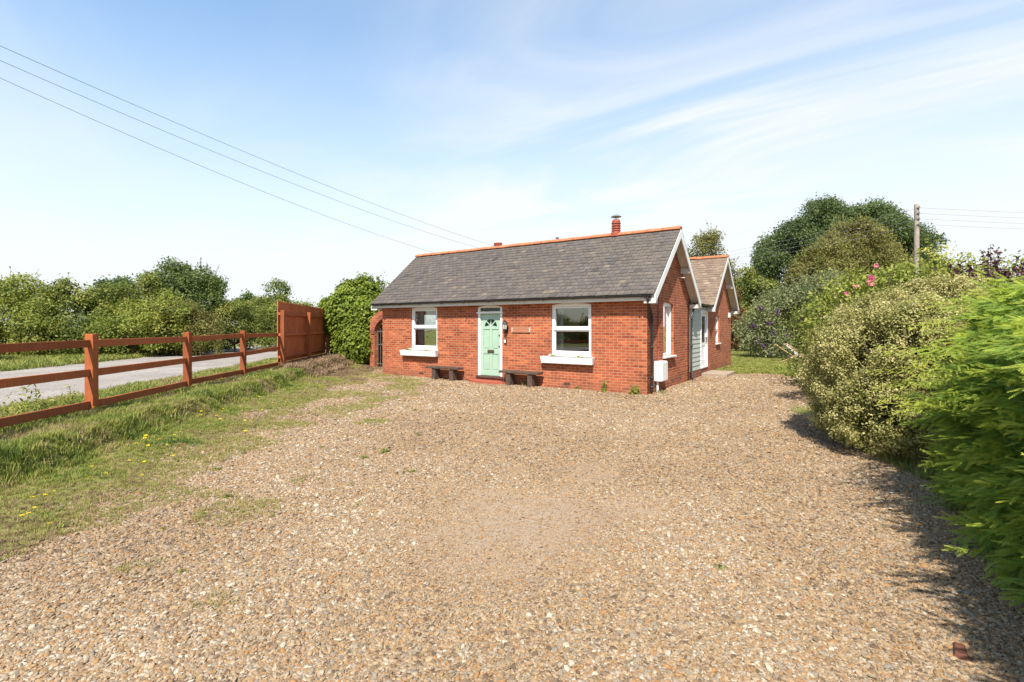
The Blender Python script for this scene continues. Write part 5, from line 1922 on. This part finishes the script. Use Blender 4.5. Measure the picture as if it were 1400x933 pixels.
for k, (x_, y_) in enumerate(spots):
    c = copy_tree(wd)
    c.location = (x_, y_, float(height(x_, y_)))
    c.rotation_euler = (0, 0, rr2.random() * 6.28)
    s_ = rr2.uniform(0.35, 1.0)
    c.scale = (s_ * rr2.uniform(0.7, 1.4), s_, s_ * rr2.uniform(0.7, 1.5))

# yellow flowers on the verge
fl = thing('yellow_flower', 'small yellow wild flower standing in the grass verge', 'flower', (-5.0, 6.0, float(height(-5.0, 6.0))), 0, 'yellow flowers in the grass verge')
b = MB()
b.tube([(0, 0, 0), (0.01, 0.0, 0.10), (0.005, 0.01, 0.17)], [0.003, 0.0025, 0.002], 5)
b.build('stalk', M['leaf_light'], fl)
rs = np.random.RandomState(5)
an = np.linspace(0, 6.283, 26, endpoint=False)
P = np.stack([0.005 + 0.016 * np.cos(an), 0.01 + 0.016 * np.sin(an), 0.172 + 0.004 * rs.rand(26)], 1)
leaves_mesh('petals', P, np.tile([0, 0, 1.0], (26, 1)), 0.026, M['petal_yellow'], fl, rs, rs.rand(26), 0.5, 0, 0.25, np.stack([np.cos(an), np.sin(an), 0 * an], 1))
rs = random.Random(12)
nf = 0
while nf < 58:
    y_ = 3.6 + 10.5 * rs.random() ** 1.6
    d_ = rs.uniform(0.1, 2.3) if rs.random() < 0.35 else rs.gauss(1.75, 0.3)
    x_ = fence_x(y_) + d_
    if abs(x_) > 1.0 * y_ or d_ < 0.1 or d_ > 2.5:
        continue
    c = fl if nf == 0 else copy_tree(fl)
    c.location = (x_, y_, float(height(x_, y_)) - 0.02)
    c.rotation_euler = (rs.gauss(0, 0.15), rs.gauss(0, 0.15), rs.random() * 6.28)
    s_ = rs.uniform(0.5, 0.95)
    c.scale = (s_, s_, s_)
    nf += 1

bf = thing('brick_fragment', 'broken piece of dull red brick lying on the shingle by the hedge', 'brick', (2.40, 2.68, -0.006), 0.9)
b = MB()
b.add([(-0.09, -0.035, 0), (0.08, -0.03, 0), (0.09, 0.03, 0), (-0.07, 0.035, 0), (-0.075, -0.025, 0.035), (0.06, -0.02, 0.03), (0.07, 0.02, 0.026), (-0.06, 0.025, 0.034)],
      [(0, 3, 2, 1), (4, 5, 6, 7), (0, 1, 5, 4), (1, 2, 6, 5), (2, 3, 7, 6), (3, 0, 4, 7)])
b.build('body', M['old_brick'], bf, bevel=0.006)


# ------------------------------------------------------------------ deckchairs on the lawn
def deckchair(label, loc, rz):
    t_ = thing('deckchair', label, 'deckchair', loc, rz, 'striped deckchairs on the lawn')
    for s_ in (-0.29, 0.29):
        b = MB()
        b.tube([(s_, -0.55, 0.02), (s_, 0.62, 0.86)], 0.022, 6)
        b.build('back_frame', M['beech_frame'], t_)
        b = MB()
        b.tube([(s_ * 0.9, 0.45, 0.02), (s_ * 0.9, -0.52, 0.42)], 0.022, 6)
        b.build('seat_frame', M['beech_frame'], t_)
    b = MB()
    for (y_, z_) in ((0.62, 0.86), (-0.52, 0.42), (-0.55, 0.04), (0.45, 0.04)):
        b.tube([(-0.3, y_, z_), (0.3, y_, z_)], 0.02, 6)
    b.build('crossbar', M['beech_frame'], t_)
    vs, fs = [], []
    K = 14
    for k in range(K + 1):
        f_ = k / K
        y_ = 0.62 + (-0.52 - 0.62) * f_
        z_ = 0.86 + (0.42 - 0.86) * f_ - 0.34 * math.sin(math.pi * f_ ** 1.25)
        for x_ in (-0.25, 0.25):
            vs += [(x_, y_, z_), (x_, y_ + 0.004, z_ - 0.008)]
    for k in range(K):
        q0 = 4 * k
        fs += [(q0, q0 + 2, q0 + 6, q0 + 4), (q0 + 1, q0 + 5, q0 + 7, q0 + 3)]
    MB().add(vs, fs).build('sling', M['canvas'], t_, smooth=True)
    return t_


dc = deckchair('blue and white striped deckchair on the lawn, the left of two', (13.25, 23.9, 0), R(65))
dc2 = copy_tree(dc)
dc2.location = (14.0, 24.4, 0)
dc2.rotation_euler = (0, 0, R(48))
dc2['label'] = 'blue and white striped deckchair on the lawn, the right of two, nearer the cream shrub'


# ------------------------------------------------------------------ poles and wires
def pole(label, x, y, h, cross=True):
    t_ = thing('utility_pole', label, 'utility pole', (x, y, 0))
    b = MB()
    b.tube([(0, 0, -0.3), (0, 0, h * 0.5), (0, 0, h - 0.06), (0, 0, h)], [0.16, 0.145, 0.125, 0.11], 12)
    b.build('post', M['grey_pole'], t_, smooth=True)
    b = MB()
    for k in range(4):
        b.box(-0.09, 0.09, -0.17, -0.11, h - 0.28 - 0.33 * k, h - 0.24 - 0.33 * k)
        b.tube([(-0.0, -0.19, h - 0.30 - 0.33 * k), (0, -0.19, h - 0.18 - 0.33 * k)], 0.035, 8)
    b.build('insulators', M['lead'], t_)
    return t_


pole('tall weathered wooden pole with a bare top behind the cream shrub', 24.25, 30, 9.05)
pole('wooden pole standing behind the bungalow where the wires meet', 13.0, 55.0, 8.7)
PA, PB = np.array([-11.4, 11.2]), np.array([13.0, 55.0])
prp = np.array([0.8736, -0.4867])
for k, (off, c, lb) in enumerate(((0, (6.37, -6.22, 7.99), 'topmost'), (-0.7, (8.0, -7.25, 7.96), 'middle'), (-1.55, (10.03, -9.87, 7.908), 'lowest'))):
    b = MB()
    pp = []
    for j in range(61):
        tq = -0.5 + 1.5 * j / 60
        xy = PA + (PB - PA) * tq + prp * off * (1 - max(0, tq) * 0.25)
        z_ = c[0] * tq * tq + c[1] * tq + c[2]
        pp.append((xy[0], xy[1], z_))
    b.tube(pp, 0.006, 5)
    o_ = b.build('overhead_wire', M['cable'], None)
    tag(o_, '%s of three overhead wires sloping down to the bungalow roof from upper left' % lb, 'wire', group='wires over the lane')
for k in range(4):
    za = 8.78 - 0.33 * k
    for (q0, q1, sag, lb) in (((24.25, 29.8, za), (13.0, 55.0, za - 0.4), 0.5, 'left from the tall pole'), ((24.25, 29.8, za), (62.0, 33.0, za - 0.1), 0.25, 'right from the tall pole')):
        b = MB()
        pp = []
        for j in range(25):
            tq = j / 24
            pp.append(tuple(np.array(q0) * (1 - tq) + np.array(q1) * tq - np.array([0, 0, 4 * sag * tq * (1 - tq)])))
        b.tube(pp, 0.007, 4)
        o_ = b.build('overhead_wire', M['cable_pale'], None)
        tag(o_, 'pale wire running %s, %s from the top' % (lb, ('first', 'second', 'third', 'fourth')[k]), 'wire', group='wires from the tall pole')
